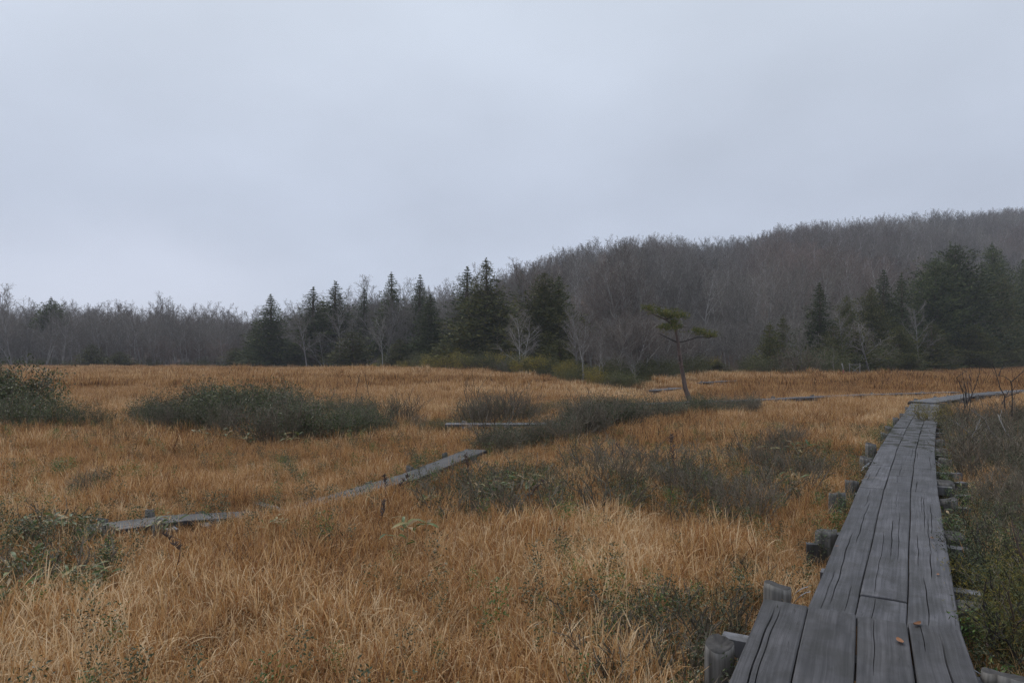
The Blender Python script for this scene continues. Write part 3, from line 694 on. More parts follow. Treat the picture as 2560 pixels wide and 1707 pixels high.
px_ = R.uniform(-300, 2900, 2600); f_ = lerp_tab(FOOT, px_); y2 = f_ + 4 + 55 * R.uniform(0, 1, 2600) ** 1.2; x2 = (px_ - CX) / FPX * y2; n = len(x2); s = R.uniform(.18, .5, n)
keep = ~((px_ > 1750) & (px_ < 1870) & (y2 < 80)) & ~((px_ > 880) & (px_ < 1530) & (y2 < f_ + 16)) & ~((px_ > 1900) & (y2 < f_ + 14)) & ~((abs(px_ - 676) < 50) & (y2 < 99)); x2, y2, s = x2[keep], y2[keep], s[keep]; n = len(x2)
scatter('bare_understorey', np.stack([x2, y2, Hn(x2, y2) - .1], 1), np.stack([R.normal(0, .08, n), R.normal(0, .08, n), R.uniform(0, 6.28, n)], 1),
        np.stack([s * 1.3, s * 1.3, s], 1), R.integers(0, 6, n), R.uniform(0, 1, n), wc, 'thin bare saplings crowded under the edge of the wood', 'woodland')
rngT = random.Random(21)
def add_tree(name, kind, x, y, h, label, group=None, pale=False, rz=None, wide=1.0):
    e = tag(empty(name, (x, y, H(x, y)), rngT.uniform(0, 6.28) if rz is None else rz), label, 'tree', group)
    s = h / 10.0; e.scale = (s * wide, s * wide, s)
    A = TREES[kind]
    mobj('trunk', A[4] if pale else A[2], e); mobj('crown', A[3], e)
    return e
def px_tree(name, kind, px, top, dist, label, group=None, pale=False, wide=1.0):
    x = (px - CX) / FPX * dist; z0 = H(x, dist); zt = EYE + (HOR - top) / FPX * dist
    return add_tree(name, kind, x, dist, max(1.0, zt - z0), label, group, pale, None, wide)
# trees with a look of their own
px_tree('bare_tree', 4, 35, 728, 109, 'tallest spreading bare tree where the wood reaches over the orange field', None, False, 1.1)
px_tree('bare_tree', 3, 112, 752, 108, 'forked pale-barked bare tree in front of the flat-topped dark conifer', None, True, 0.8)
px_tree('bare_tree', 4, 385, 744, 150, 'fan-crowned bare tree rising alone above the low wood', None, False, 0.9)
px_tree('bare_tree', 2, 768, 765, 88, 'broad bare tree with many ascending limbs between two clumps of cedars')
px_tree('bare_tree', 4, 930, 708, 105, 'tall round-crowned bare tree standing beside the slenderest cedar')
px_tree('bare_tree', 4, 1010, 712, 108, 'rounded bare crown showing between two slender cedars')
px_tree('bare_tree', 4, 1302, 788, 57, 'pale many-limbed bare tree between the two biggest cedars', None, True, 1.15)
px_tree('bare_tree', 0, 957, 800, 78, 'straight bare tree with pale bark at the foot of the slender cedars', None, True)
px_tree('bare_tree', 5, 1497, 838, 44, 'thin white-barked tree at the gully mouth', None, True, 0.7)
px_tree('bare_tree', 1, 1512, 850, 46, 'smaller white-barked tree leaning beside the thin white one', None, True, 0.8)
px_tree('bare_tree', 3, 1592, 880, 43, 'short forked pale tree just behind the bushes by the gully', None, True, 0.8)
px_tree('bare_tree', 2, 1670, 868, 52, 'grey tree with a short thick trunk behind the lone pine', None, True, 0.8)
px_tree('bare_tree', 2, 2298, 768, 73, 'pale bare tree with upswept limbs against the biggest dark conifers', None, True, 1.0)
px_tree('bare_tree', 4, 2178, 815, 60, 'low wide fan-shaped bare tree by the wooden rail frame', None, False, 2.0)
px_tree('bare_tree', 0, 2442, 785, 85, 'thin pale bare tree in front of the dark conifers near the reed bed end', None, True, 1.0)
px_tree('bare_tree', 3, 2010, 805, 54, 'crooked grey bare tree at the end of the dark conifer group', None, False, 0.9)
px_tree('bare_tree', 5, 2105, 770, 60, 'bare tree with bent limbs among the smaller dark conifers', None, False, 1.1)
px_tree('bare_tree', 2, 2535, 690, 112, 'large bare tree at the end of the conifer group above the reeds', None, False, 1.0)
px_tree('bare_tree', 1, 2083, 872, 51, 'short white dead-looking stem beside the marker pole', None, True, 0.5)
# the front rows of the wood
CLEAR = [(676, 50, 98), (1076, 36, 80), (1216, 75, 72), (1362, 66, 64), (1398, 40, 66), (2050, 46, 66), (2212, 50, 76), (2256, 42, 78), (2342, 64, 84), (2392, 84, 86), (2484, 50, 100), (1925, 30, 60), (1958, 30, 61), (2140, 40, 70), (2180, 44, 74)]
def clear_of(px, d): return any(abs(px - a) < w and d < c + 1 for a, w, c in CLEAR)
cnt = 0; spots = []
TOPLIM = [(-400, 748), (0, 758), (80, 768), (300, 770), (600, 792), (700, 775), (850, 742), (1000, 738), (1100, 752), (1250, 760), (1400, 770), (1600, 800), (1800, 810), (2000, 800), (2200, 700), (2560, 650), (3000, 640)]
while cnt < 262:
    px = rngT.uniform(-120, 2680); f = float(lerp_tab(FOOT, px))
    if rngT.random() > min(1, f / 110 + 0.25): continue
    dd = f + 2 + 24 * rngT.random() ** (1.3 if px < 640 or px > 1440 else 0.6)
    if 640 < px < 1440 and rngT.random() < .35: continue
    if px > 2030 and dd - f < 14 and rngT.random() < .7: continue
    if clear_of(px, dd): continue
    x = (px - CX) / FPX * dd
    if any(abs(x - a) < 1.1 and abs(dd - b) < 1.6 for a, b in spots): continue
    if 1745 < px < 1865 and dd < 76: continue
    spots.append((x, dd)); cnt += 1
    h = rngT.uniform(6.5, 10.5) * (0.8 if f < 60 else 1.0)
    lim = (HOR - float(lerp_tab(TOPLIM, px))) / FPX * dd + EYE - H(x, dd)
    h = max(3.0, min(h, lim * rngT.uniform(0.86, 1.02)))
    seg = ('along the far side of the orange field' if px < 620 else 'among the cedars beyond the orange field' if px < 1430 else 'at the foot of the wooded slope' if px < 1980 else 'among the dark conifers above the reed bed')
    pale = rngT.random() < 0.16
    kd = rngT.randrange(6)
    lk = '%s %s %s tree' % ('tall' if h > 6.5 else 'short', 'forked' if kd in (3, 4) else 'straight-trunked', 'pale-barked bare' if pale else 'grey bare')
    add_tree('bare_tree', kd, x, dd, h, lk + ' ' + seg, lk + 's ' + seg, pale, None, rngT.uniform(.8, 1.1))

# ------------------------------------------------------------------ conifers
def conifer(seed, Ht, Rm, mat, gap=0.0, top='cone', base=0.06, dens=1.0, puff=1.0):
    rng = random.Random(seed); nr = np.random.default_rng(seed)
    tb = MB(); tb.tube([(0, 0, -0.3), (0.05, 0, Ht * 0.3), (0, 0.06, Ht * 0.7), (0, 0, Ht * 0.97)], [Ht * .018, Ht * .014, Ht * .008, 0.02], 8)
    C, D, Ls, Ws = [], [], [], []
    z = base * Ht; step = 0.30
    lump = [rng.uniform(0.68, 1.28) for _ in range(60)]
    while z < Ht:
        f = (z / Ht)
        if top == 'cone': pr = ((1 - f) ** 0.85) * (0.85 + 0.15 * min(1, f * 6))
        elif top == 'round': pr = (max(0, 1 - max(0, (f - 0.30) / 0.70) ** 1.6)) ** 0.8 * (0.75 + 0.25 * min(1, f * 4))
        else: pr = min(1, 1.2 * (1 - f) ** 0.8 + 0.03) * (0.6 + 0.4 * min(1, f * 4))
        nb = max(4, int((4 + 6 * pr) * dens)); a0 = rng.uniform(0, 6.28)
        for k in range(nb):
            if rng.random() < gap: continue
            az = a0 + 6.283 * k / nb + rng.uniform(-.35, .35)
            L = Rm * pr * rng.uniform(0.62, 1.08) * lump[int((az % 6.283) * 3 + int(z / 1.3) * 7) % 60] + 0.04
            o = Vector((math.cos(az), math.sin(az), 0)); rise = rng.uniform(-0.30, 0.05) + 0.55 * f
            m = max(2, int(L / 0.36))
            if L > 0.8: tb.tube([(0, 0, z), o * L * .5 + Vector((0, 0, z + rise * L * .4)), o * L * .95 + Vector((0, 0, z + rise * L * .95))], [0.03, 0.02, 0.01], 3, cap=False)
            for j in range(m):
                u = (j + rng.uniform(.4, 1)) / m
                if u < 0.12: continue
                c = o * L * u + Vector((0, 0, z + rise * L * u + 0.10 * L * u * u))
                npf = int(17 * puff)
                r = (0.17 + 0.12 * rng.random()) * (0.7 + 0.5 * u) * min(1, .12 + L * .6)
                off = nr.normal(size=(npf, 3)) * np.array([r, r, r * .62])
                C.append(np.array(c)[None] + off)
                dd = off * 1.2 + np.array([o.x * .12, o.y * .12, 0.16 - 0.05 * (1 - f)]) + nr.normal(size=(npf, 3)) * 0.06
                D.append(dd); sz_ = min(1, .30 + L * .5); Ls.append(nr.uniform(.20, .42, npf) * sz_); Ws.append(nr.uniform(.07, .13, npf) * sz_)
        z += step * rng.uniform(.8, 1.2)
    # leader
    k = 40; C.append(np.stack([nr.normal(0, .035, k), nr.normal(0, .035, k), Ht + .25 - 1.0 * nr.random(k)], 1)); D.append(np.stack([nr.normal(0, .4, k), nr.normal(0, .4, k), np.ones(k)], 1)); Ls.append(nr.uniform(.12, .26, k)); Ws.append(nr.uniform(.04, .07, k))
    V, F = leaf_arrays(np.concatenate(C), np.concatenate(D), np.concatenate(Ls), np.concatenate(Ws), nr)
    return tb.mesh('trunk', M['cedar_bark'], True), make_mesh('crown', V, F.tolist(), mat)
CON = {
    'dense': conifer(1, 10, 2.3, M['cedar'], 0.02, 'cone', 0.04, 1.25),
    'slim': conifer(2, 12, 1.75, M['cedar'], 0.08, 'cone', 0.10, 1.2),
    'slimgap': conifer(3, 12, 1.9, M['cedar'], 0.14, 'cone', 0.16, 1.2),
    'big': conifer(4, 13, 3.2, M['cedar_olive'], 0.03, 'cone', 0.03, 1.1),
    'bulky': conifer(5, 12, 3.4, M['cedar_olive'], 0.06, 'blunt', 0.05, 1.1),
    'round': conifer(6, 12, 3.6, M['cedar'], 0.10, 'round', 0.08, 1.0),
    'small': conifer(7, 6, 1.7, M['cedar_olive'], 0.10, 'blunt', 0.06),
    'flat': conifer(8, 9, 2.4, M['cedar'], 0.12, 'round', 0.55, 1.0)}
CH = {'dense': 10, 'slim': 12, 'slimgap': 12, 'big': 13, 'bulky': 12, 'round': 12, 'small': 6, 'flat': 9}
def put_conifer(kind, px, top, dist, halfw, label, group=None):
    x = (px - CX) / FPX * dist; z0 = H(x, dist); h = EYE + (HOR - top) / FPX * dist - z0
    e = tag(empty('cedar_tree', (x, dist, z0), rngT.uniform(0, 6.28)), label, 'tree', group)
    s = h / CH[kind]
    rm = {'dense': 2.3, 'slim': 1.75, 'slimgap': 1.9, 'big': 3.2, 'bulky': 3.4, 'round': 3.6, 'small': 1.7, 'flat': 2.4}[kind]
    sw = (1.7 if px < 1900 else 1.3) * halfw / FPX * dist / (rm * 0.88)
    e.scale = (sw, sw, s); mobj('trunk', CON[kind][0], e); mobj('crown', CON[kind][1], e)
put_conifer('flat', 126, 748, 118, 26, 'flat-topped dark conifer rising among bare trees behind the pale forked one')
put_conifer('dense', 676, 741, 98, 40, 'smooth dense cone-shaped cedar standing alone over the orange field')
put_conifer('dense', 640, 800, 101, 22, 'short narrow cedar tucked against the smooth cone-shaped cedar')
put_conifer('slimgap', 782, 722, 98, 42, 'shaggy cedar with a broken blunt top, first of the uneven pair')
put_conifer('slimgap', 838, 708, 96, 44, 'shaggy cedar with the taller leader of the uneven pair')
put_conifer('small', 808, 752, 101, 28, 'short cedar filling the gap between the uneven shaggy pair')
put_conifer('slim', 910, 722, 100, 22, 'small-topped cedar half hidden by bare branches')
put_conifer('slim', 978, 686, 92, 33, 'slenderest tall cedar with a long bare-looking lower trunk')
put_conifer('slimgap', 1050, 692, 90, 32, 'tall narrow cedar with a pointed crown and thin lower half')
put_conifer('dense', 1076, 738, 80, 36, 'narrow spire-shaped cedar in front of the tall thin-bottomed one')
put_conifer('slimgap', 1168, 672, 84, 46, 'gappy cedar leaning against the biggest cedar, with a sparse top')
put_conifer('big', 1216, 650, 72, 68, 'biggest pointed cedar, olive green, full to the ground')
put_conifer('slim', 1304, 678, 92, 24, 'thin cedar spire behind the double-topped cedar')
put_conifer('small', 1338, 684, 96, 18, 'small cedar top peeking over behind the double-topped cedar')
put_conifer('bulky', 1362, 686, 64, 58, 'bulky olive cedar with a double top, second biggest beyond the field')
put_conifer('slim', 1398, 692, 66, 34, 'second leader of the double-topped olive cedar')
put_conifer('small', 1398, 850, 55, 40, 'low skirt-like young cedar at the foot of the double-topped cedar')
put_conifer('slim', 1430, 642, 215, 11, 'lone tiny conifer high on the bare wooded slope')
# dark group over the reed bed
put_conifer('slimgap', 2050, 712, 66, 46, 'pointed dark conifer standing clear of the group above the reeds')
put_conifer('small', 1925, 812, 60, 30, 'low dark conifer with an uneven top at the open end of the group')
put_conifer('small', 1958, 795, 61, 26, 'low dark conifer beside a straight grey stem at the open end')
put_conifer('bulky', 2118, 742, 70, 34, 'blunt green conifer behind a crooked bare tree')
put_conifer('slimgap', 2212, 680, 76, 48, 'twin-pointed dark conifer in the middle of the group')
put_conifer('slimgap', 2256, 688, 78, 40, 'companion of the twin-pointed dark conifer, with a thinner tip')
put_conifer('bulky', 2180, 722, 74, 42, 'broad-shouldered dark conifer below the twin points')
put_conifer('round', 2342, 645, 84, 60, 'round-headed dark conifer against the tallest one')
put_conifer('round', 2392, 614, 86, 78, 'tallest massive dark conifer with a ragged topknot above the reeds')
put_conifer('slimgap', 2380, 612, 87, 32, 'ragged topknot conifer rising from the tallest dark mass')
put_conifer('round', 2484, 612, 100, 44, 'tall grey-green conifer set back behind bare stems')
put_conifer('bulky', 2510, 688, 96, 40, 'dark leaning conifer between bare stems at the end of the group')
put_conifer('round', 2580, 640, 104, 46, 'dark conifer at the very end of the group over the reeds')
for i, (px, top, d, w) in enumerate(((2140, 812, 62, 40), (2250, 815, 66, 42), (2330, 810, 74, 46), (2440, 812, 80, 44), (2085, 815, 60, 38), (2500, 810, 92, 44))):
    put_conifer('bulky' if i % 2 else 'small', px, top, d, w, 'low dark conifer filling the front of the dark group above the reed bed', 'low conifers along the front of the dark group')
for i, (px, top, d, w) in enumerate(((1180, 800, 70, 40), (880, 830, 85, 36), (1000, 850, 80, 30), (1110, 855, 72, 30), (590, 870, 103, 26), (735, 872, 98, 26), (230, 862, 107, 22), (300, 880, 107, 22), (1795, 905, 64, 28), (1755, 908, 66, 26), (1655, 905, 52, 30), (1630, 900, 50, 26), (1590, 925, 45, 24))):
    put_conifer('small', px, top, d, w, 'young bushy evergreen standing low in front of the bare wood', 'young evergreens along the edge of the wood')

# ------------------------------------------------------------------ lone pine
def lone_pine():
    DP = 26.5; rng = random.Random(3); nr = np.random.default_rng(3)
    z = lambda x, y: (1560 + x * .1913, 740 + y * .1913)
    base = P(*z(872, 1405), DP); z0 = H(base.x, DP); org = Vector((base.x, DP, z0))
    e = tag(empty('pine_tree', org), 'lone crooked pine with flat tufted pads on a long bare trunk', 'tree')
    def pt(x, y, dd=0.0): return P(*z(x, y), DP + dd) - org
    trunk = [(885, 1450, 0), (870, 1400, 0), (800, 1200, .05), (765, 1000, .08), (740, 850, .1), (720, 700, .12), (705, 600, .1), (685, 500, .08), (675, 400, .05), (600, 350, 0), (540, 305, -.05), (400, 245, -.1), (300, 190, -.12)]
    rad = [.125, .105, .088, .078, .07, .064, .058, .048, .042, .034, .03, .02, .01]
    b = MB(); b.tube([pt(*p) for p in trunk], rad, 12)
    for st in (((722, 705), (690, 690)), ((722, 705), (738, 685)), ((738, 855), (700, 885)), ((742, 850), (768, 835)), ((750, 915), (720, 925)), ((752, 915), (775, 908)), ((728, 770), (705, 765)), ((730, 770), (750, 765))):
        b.tube([pt(*st[0]), pt(*st[1], rng.uniform(-.15, .15))], [.026, .012], 5)
    mobj('trunk', b.mesh('trunk', M['pine_bark'], True), e)
    def limb(pts, r0, r1):
        b = MB(); m = len(pts); b.tube([pt(*p) for p in pts], [r0 + (r1 - r0) * i / (m - 1) for i in range(m)], 6); mobj('branch', b.mesh('branch', M['dark_twig'], True), e)
    limb([(705, 605, .1), (770, 595, .15), (840, 575, .25), (900, 555, .3), (960, 540, .35), (1040, 538, .4), (1110, 548, .42), (1165, 530, .45)], .03, .012)
    limb([(700, 605, .1), (650, 585, .05), (600, 560, -.1), (520, 520, -.3), (460, 487, -.4)], .034, .014)
    limb([(695, 598, .1), (640, 568, 0.2), (580, 545, .3)], .02, .01)
    limb([(720, 390, .05), (800, 405, .2), (885, 410, .3)], .012, .006)
    limb([(540, 305, -.05), (600, 270, .1), (700, 250, .25), (800, 265, .4)], .02, .008)
    limb([(640, 380, .0), (580, 420, -.2), (520, 420, -.35)], .016, .008)
    limb([(400, 245, -.1), (360, 200, .2), (330, 170, .5)], .012, .006)
    limb([(560, 310, -.05), (520, 250, .4), (480, 220, .8)], .014, .006)
    limb([(560, 310, -.05), (600, 280, -.5), (640, 250, -.8)], .014, .006)
    pads = [[(290, 150, 26), (345, 178, 38), (420, 200, 46), (500, 225, 52), (575, 225, 60), (645, 245, 58), (715, 250, 50), (780, 262, 40), (545, 262, 40), (610, 270, 45)],
            [(540, 412, 42), (600, 432, 50), (505, 405, 30)], [(655, 355, 34), (705, 405, 30), (640, 345, 26)],
            [(920, 462, 30), (990, 472, 44), (1060, 492, 46), (1120, 515, 42), (1165, 520, 30)]]
    for pad, dcen in zip(pads, (0.0, -.3, 0.05, .4)):
        C, D = [], []; tw = MB()
        for x, y, r in pad:
            for _ in range(4):
                q0 = pt(x + rng.uniform(-r, r) * .5, y + r * .5, dcen); q1 = pt(x + rng.uniform(-r, r), y - rng.uniform(0, r) * .5, dcen + rng.uniform(-.35, .35)); tw.tube([q0, (q0 + q1) / 2 + Vector((0, 0, -.02)), q1], [.008, .006, .004], 4)
            rm = r * .1913 / FPX * DP
            for _ in range(int(10 + r * .5)):
                o = nr.normal(size=3) * np.array([rm * .8, 0.33, rm * .52]); c = np.array(pt(x, y, dcen)) + o
                k = 16; dd = nr.normal(size=(k, 3)) * np.array([.7, .7, .45]) + np.array([0, 0, .75])
                C.append(np.repeat(c[None], k, 0)); D.append(dd)
        C = np.concatenate(C); D = np.concatenate(D)
        V, F = leaf_arrays(C, D, nr.uniform(.08, .15, len(C)), np.full(len(C), .009), nr)
        np_ = mobj('needle_pad', make_mesh('needle_pad', V, F.tolist(), M['pine']), e); mobj('twigs', tw.mesh('twigs', M['dark_twig']), np_)
lone_pine()

# ------------------------------------------------------------------ shrubs
def shrub(seed, Ht, Rm, stems, kids, leafn, leafL, leafmat, twigmat, up=0.05, sub=4, leafcl=0.06, fan=0.9, lw=0.5):
    rng = random.Random(seed); nr = np.random.default_rng(seed); out = []
    spec = [dict(n=4, wander=.10, up=up, kids=kids, **{'from': .25, 'len': (.35, .6), 'ang': (20, 55)}, rr=.6, tip=.4),
            dict(n=3, wander=.14, up=up * 1.4, kids=sub, **{'from': .2, 'len': (.35, .7), 'ang': (20, 55)}, rr=.7, tip=.5),
            dict(n=1, wander=.12, up=up)]
    for k in range(stems):
        az = rng.uniform(0, 6.28); q = math.sqrt(rng.random()); ln = q * fan
        grow(rng, Vector((math.cos(az) * Rm * .35 * q, math.sin(az) * Rm * .35 * q, -.05)), Vector((math.cos(az) * ln, math.sin(az) * ln, 1)), Ht * rng.uniform(.65, 1.05), .011 * rng.uniform(.6, 1.2), 0, spec, out)
    out = [(l, p, [max(x, (.006, .0042, .0032)[l]) for x in r]) for l, p, r in out]
    b = build_branches(out, (0, 1, 2), {0: 5, 1: 3, 2: 0})
    bm = b.mesh('branches', twigmat)
    tips = [p[i] for l, p, r in out if l >= 1 for i in range(1, len(p))] if leafn else []
    if not leafn: return bm, None
    T = np.array([tuple(t_) for t_ in tips]); pick = nr.integers(0, len(T), leafn)
    C = T[pick] + nr.normal(size=(leafn, 3)) * leafcl
    C[:, 2] = np.maximum(C[:, 2], .02)
    D = nr.normal(size=(leafn, 3)) + np.array([0, 0, .5])
    V, F = leaf_arrays(C, D, nr.uniform(.7, 1.2, leafn) * leafL, nr.uniform(.7, 1.1, leafn) * leafL * lw, nr, .06)
    return bm, make_mesh('foliage', V, F.tolist(), leafmat)
SH = {'dark': [shrub(500 + i, 1.0, .7, 18, 5, 1900, .052, M['holly'], M['shrub_twig'], .06, 4, .06) for i in range(3)],
      'grey': [shrub(510 + i, .8, .7, 16, 5, 1100, .036, M['greyleaf'], M['shrub_twig'], .05, 4, .05) for i in range(3)],
      'twig': [shrub(520 + i, 1.0, .7, 22, 6, 260, .03, M['greyleaf'], M['shrub_twig'], .07, 5, .04, .7) for i in range(3)],
      'bare': [shrub(530 + i, 1.4, .6, 7, 5, 0, 0, None, M['shrub_twig'], .05, 4, 0, .8) for i in range(2)],
      'small': [shrub(540 + i, .42, .35, 9, 4, 420, .026, M['holly'], M['shrub_twig'], .05, 3, .03) for i in range(3)],
      'smallgrey': [shrub(550 + i, .5, .4, 10, 4, 300, .024, M['greyleaf'], M['shrub_twig'], .06, 4, .03) for i in range(3)],
      'yellow': [shrub(560 + i, 2.0, 1.2, 18, 5, 2400, .11, M['yellow'], M['shrub_twig'], .06, 4, .13) for i in range(3)],
      'olive': [shrub(570 + i, 2.0, 1.3, 18, 5, 2600, .11, M['olive'], M['shrub_twig'], .05, 4, .13) for i in range(3)],
      'russet': [shrub(580 + i, 1.5, 1.2, 18, 5, 1300, .08, M['russet'], M['twig'], .05, 4, .1) for i in range(2)],
      'needle': [shrub(590 + i, .5, .45, 14, 5, 3800, .022, M['holly'], M['dark_twig'], .03, 4, .03, 1.1, .28) for i in range(2)],
      'olneedle': [shrub(597, .7, .4, 14, 5, 3600, .04, M['olive'], M['dark_twig'], .06, 4, .04, .8, .16)],
      'ygneedle': [shrub(595, .7, .4, 12, 5, 3600, .045, M['yellow'], M['shrub_twig'], .07, 4, .04, .8, .14)]}
KINDWORD = {'small': 'dark-leaved', 'smallgrey': 'grey-leaved', 'twig': 'leafless', 'grey': 'grey-green', 'needle': 'dense-needled', 'ygneedle': 'feathery', 'olneedle': 'feathery', 'dark': 'dark green'}
def put_shrub(kind, x, y, s, label, group=None, sz=1.0, name='shrub', variant=None, cat='shrub', tilt=None):
    A = SH[kind]; bm, fm = A[rngT.randrange(len(A)) if variant is None else variant]
    e = tag(empty(name, (x, y, H(x, y) - .02), rngT.uniform(0, 6.28)), label, cat, group); e.scale = (s, s, s * sz)
    if tilt: e.rotation_euler = tilt
    mobj('branches', bm, e)
    if fm: mobj('foliage', fm, e)
    return e
def gpt(px, py): g = G(px, py, .24); return g.x, g.y
# big thicket out in the orange grass, with the dark clump beside it
g1 = 'shrubs of the big dark thicket in the orange grass'
placed = 0
while placed < 76:
    px = rngT.uniform(335, 1060); t_ = (px - 335) / 725
    lo = np.interp(px, [335, 500, 720, 900, 1060], [1058, 1070, 1092, 1078, 1052]); hi = np.interp(px, [335, 500, 650, 800, 1060], [1030, 1024, 1022, 1032, 1040])
    py = rngT.uniform(hi, lo); x, y = gpt(px, py)
    rowt = (py - hi) / (lo - hi); r = rngT.random()
    top = np.interp(px, [335, 420, 560, 660, 760, 900, 1000, 1070], [1008, 982, 966, 960, 985, 998, 1000, 1020]) + rngT.uniform(-16, 40)
    zt = EYE + (HOR - top) / FPX * y; zt = max(.35, zt * (1.0 if rowt < .6 else .72)) 
    if px > 920 and r < .7: put_shrub('twig', x, y, zt, 'leafless grey twiggy shrub at the thin end of the big dark thicket', 'twiggy shrubs at the end of the big thicket', 1.05)
    elif r < .58: put_shrub('dark', x, y, zt, 'dark green leafy shrub in the big thicket among orange grass', g1, 1.0)
    elif r < .82: put_shrub('grey', x, y, zt * 1.2, 'grey-green shrub in the big thicket among orange grass', 'grey-green shrubs of the big thicket', 1.0)
    else: put_shrub('twig', x, y, zt * 1.12, 'bare twiggy shrub standing up through the big thicket', 'bare twiggy shrubs in the big thicket', 1.05)
    placed += 1
for px, py, s in ((-40, 1050, 1.5), (10, 1045, 1.55), (45, 1040, 1.45), (80, 1046, 1.0), (120, 1052, .8), (165, 1052, .7), (215, 1055, .65), (255, 1056, .5), (-90, 1040, 1.5), (0, 1060, .9), (60, 1062, .8)):
    x, y = gpt(px, py); put_shrub('dark', x, y, s, 'tall dark evergreen shrub in the clump beside the big thicket', 'dark clump beside the big thicket')
# two thin saplings standing in the open field
for lab, px, top, bot in (('thin leafless sapling with a bent tip standing in the open orange field', 886, 928, 1012), ('thinner forked leafless sapling standing in the open orange field', 926, 930, 1000)):
    x, y = gpt(px, bot); y0 = y; h = EYE + (HOR - top) / FPX * y - H(x, y)
    rng = random.Random(px); out = []
    grow(rng, Vector((0, 0, -.1)), Vector((.03, 0, 1)), h, .013, 0, [dict(n=7, wander=.06, up=.08, kids=6, **{'from': .4, 'len': (.1, .28), 'ang': (15, 40)}, rr=.6, tip=.4), dict(n=2, wander=.1, up=.1)], out)
    out = [(l, p, [max(q, .006) for q in r]) for l, p, r in out]
    e = tag(empty('sapling', (x, y, H(x, y))), lab, 'sapling'); mobj('stem', build_branches(out, (0,), {0: 6}).mesh('stem', M['dark_twig']), e); mobj('twigs', build_branches(out, (1,), {1: 3}).mesh('twigs', M['dark_twig']), e)
# middle belt of grey shrubs running up to the pine
BELT = [(1225, 1120, 1095), (1300, 1112, 1075), (1400, 1092, 1062), (1500, 1066, 1040), (1600, 1040, 1022), (1700, 1028, 1012), (1800, 1022, 1008), (1900, 1018, 1006)]
for i in range(100):
    px = rngT.uniform(1225, 1890); lo = np.interp(px, [b[0] for b in BELT], [b[1] for b in BELT]); hi = np.interp(px, [b[0] for b in BELT], [b[2] for b in BELT])
    py = rngT.uniform(hi, lo); x, y = gpt(px, py)
    if corr_dist(np.array([x]), np.array([y]))[0] < .15: continue
    top = np.interp(px, [1225, 1300, 1400, 1500, 1600, 1700, 1800, 1900], [1074, 1066, 1044, 1000, 992, 990, 993, 997]) + rngT.uniform(-14, 22)
    h = min(.9, max(.36, EYE + (HOR - top) / FPX * y)); r = rngT.random()
    if r < .5: put_shrub('grey', x, y, h / .8, 'grey-green shrub in the belt running towards the lone pine', 'grey-green shrubs of the belt by the pine')
    elif r < .74: put_shrub('twig', x, y, h * 1.1, 'leafless twiggy shrub in the belt running towards the lone pine', 'twiggy shrubs of the belt by the pine')
    else: put_shrub('dark', x, y, h, 'dark leafy shrub in the belt running towards the lone pine', 'dark shrubs of the belt by the pine')
for lab, kind, px, py, s, tl in (('upright pale-stemmed bare shrub in front of the short low boardwalk', 'bare', 1238, 1100, 1.0, (0, .02, .5)),
                            ('bleached bare branch leaning out of the shrub belt', 'bare', 1405, 1098, .75, (.0, -.55, 2.)),
                            ('dark leaning bare branch beside the bleached one', 'bare', 1436, 1095, .8, (.1, -.5, .6))):
    x, y = gpt(px, py); put_shrub(kind, x, y, s, lab, tilt=tl)
for i, (px, py) in enumerate(((1205, 1050), (1225, 1048), (1260, 1046), (1245, 1040), (1290, 1040), (1180, 1048))):
    x, y = gpt(px, py); put_shrub('grey' if i % 2 else 'twig', x, y, .95, 'twiggy grey-green shrub just beyond the short low boardwalk', 'shrubs beyond the short low boardwalk')
for i, (px, py, s) in enumerate(((1305, 1038, .42), (1325, 1034, .5), (1345, 1030, .5), (1290, 1040, .3))):
    x, y = gpt(px, py); put_shrub('dark', x, y, s, 'low dark green bush in the front patch beyond the low boardwalk', 'front patch of dark bushes in the field')
for i, (px, py, s) in enumerate(((1375, 1020, .42), (1395, 1016, .5), (1415, 1012, .42))):
    x, y = gpt(px, py); put_shrub('dark', x, y, s, 'low dark green bush in the rear patch of the field', 'rear patch of dark bushes in the field')
for i, (px, py) in enumerate(((1080, 1056), (1110, 1058), (1140, 1053), (1165, 1054), (1100, 1050))):
    x, y = gpt(px, py); put_shrub('dark', x, y, .33, 'small dark shrub between the big thicket and the short low boardwalk', 'small shrubs beside the short low boardwalk')
# scattered dwarf shrubs in the near grass
near_spots = []
def fill(n, poly, kinds, label, group, smin=.7, smax=1.25, gap=.22, sz=1.0, twigs=.55):
    k = 0; tries = 0
    while k < n and tries < 4000:
        tries += 1
        px = rngT.uniform(min(p[0] for p in poly), max(p[0] for p in poly)); py = rngT.uniform(min(p[1] for p in poly), max(p[1] for p in poly))
        ins = False; j = len(poly) - 1
        for i in range(len(poly)):
            if (poly[i][1] > py) != (poly[j][1] > py) and px < (poly[j][0] - poly[i][0]) * (py - poly[i][1]) / (poly[j][1] - poly[i][1]) + poly[i][0]: ins = not ins
            j = i
        if not ins: continue
        x, y = gpt(px, py)
        if corr_dist(np.array([x]), np.array([y]))[0] < (.12 if 'needle' in kinds or 'small' in kinds else .42) or any((x - a) ** 2 + (y - b) ** 2 < gap * gap for a, b in near_spots): continue
        near_spots.append((x, y)); kd = rngT.choice(kinds); kw = KINDWORD[kd]
        sc_ = rngT.uniform(smin, smax) * (twigs if kd == 'twig' and 'small' in ' '.join(kinds) else 1)
        put_shrub(kd, x, y, sc_, kw + ' ' + label, kw + ' ' + group, sz, 'dwarf_shrub', None, 'dwarf shrub'); k += 1
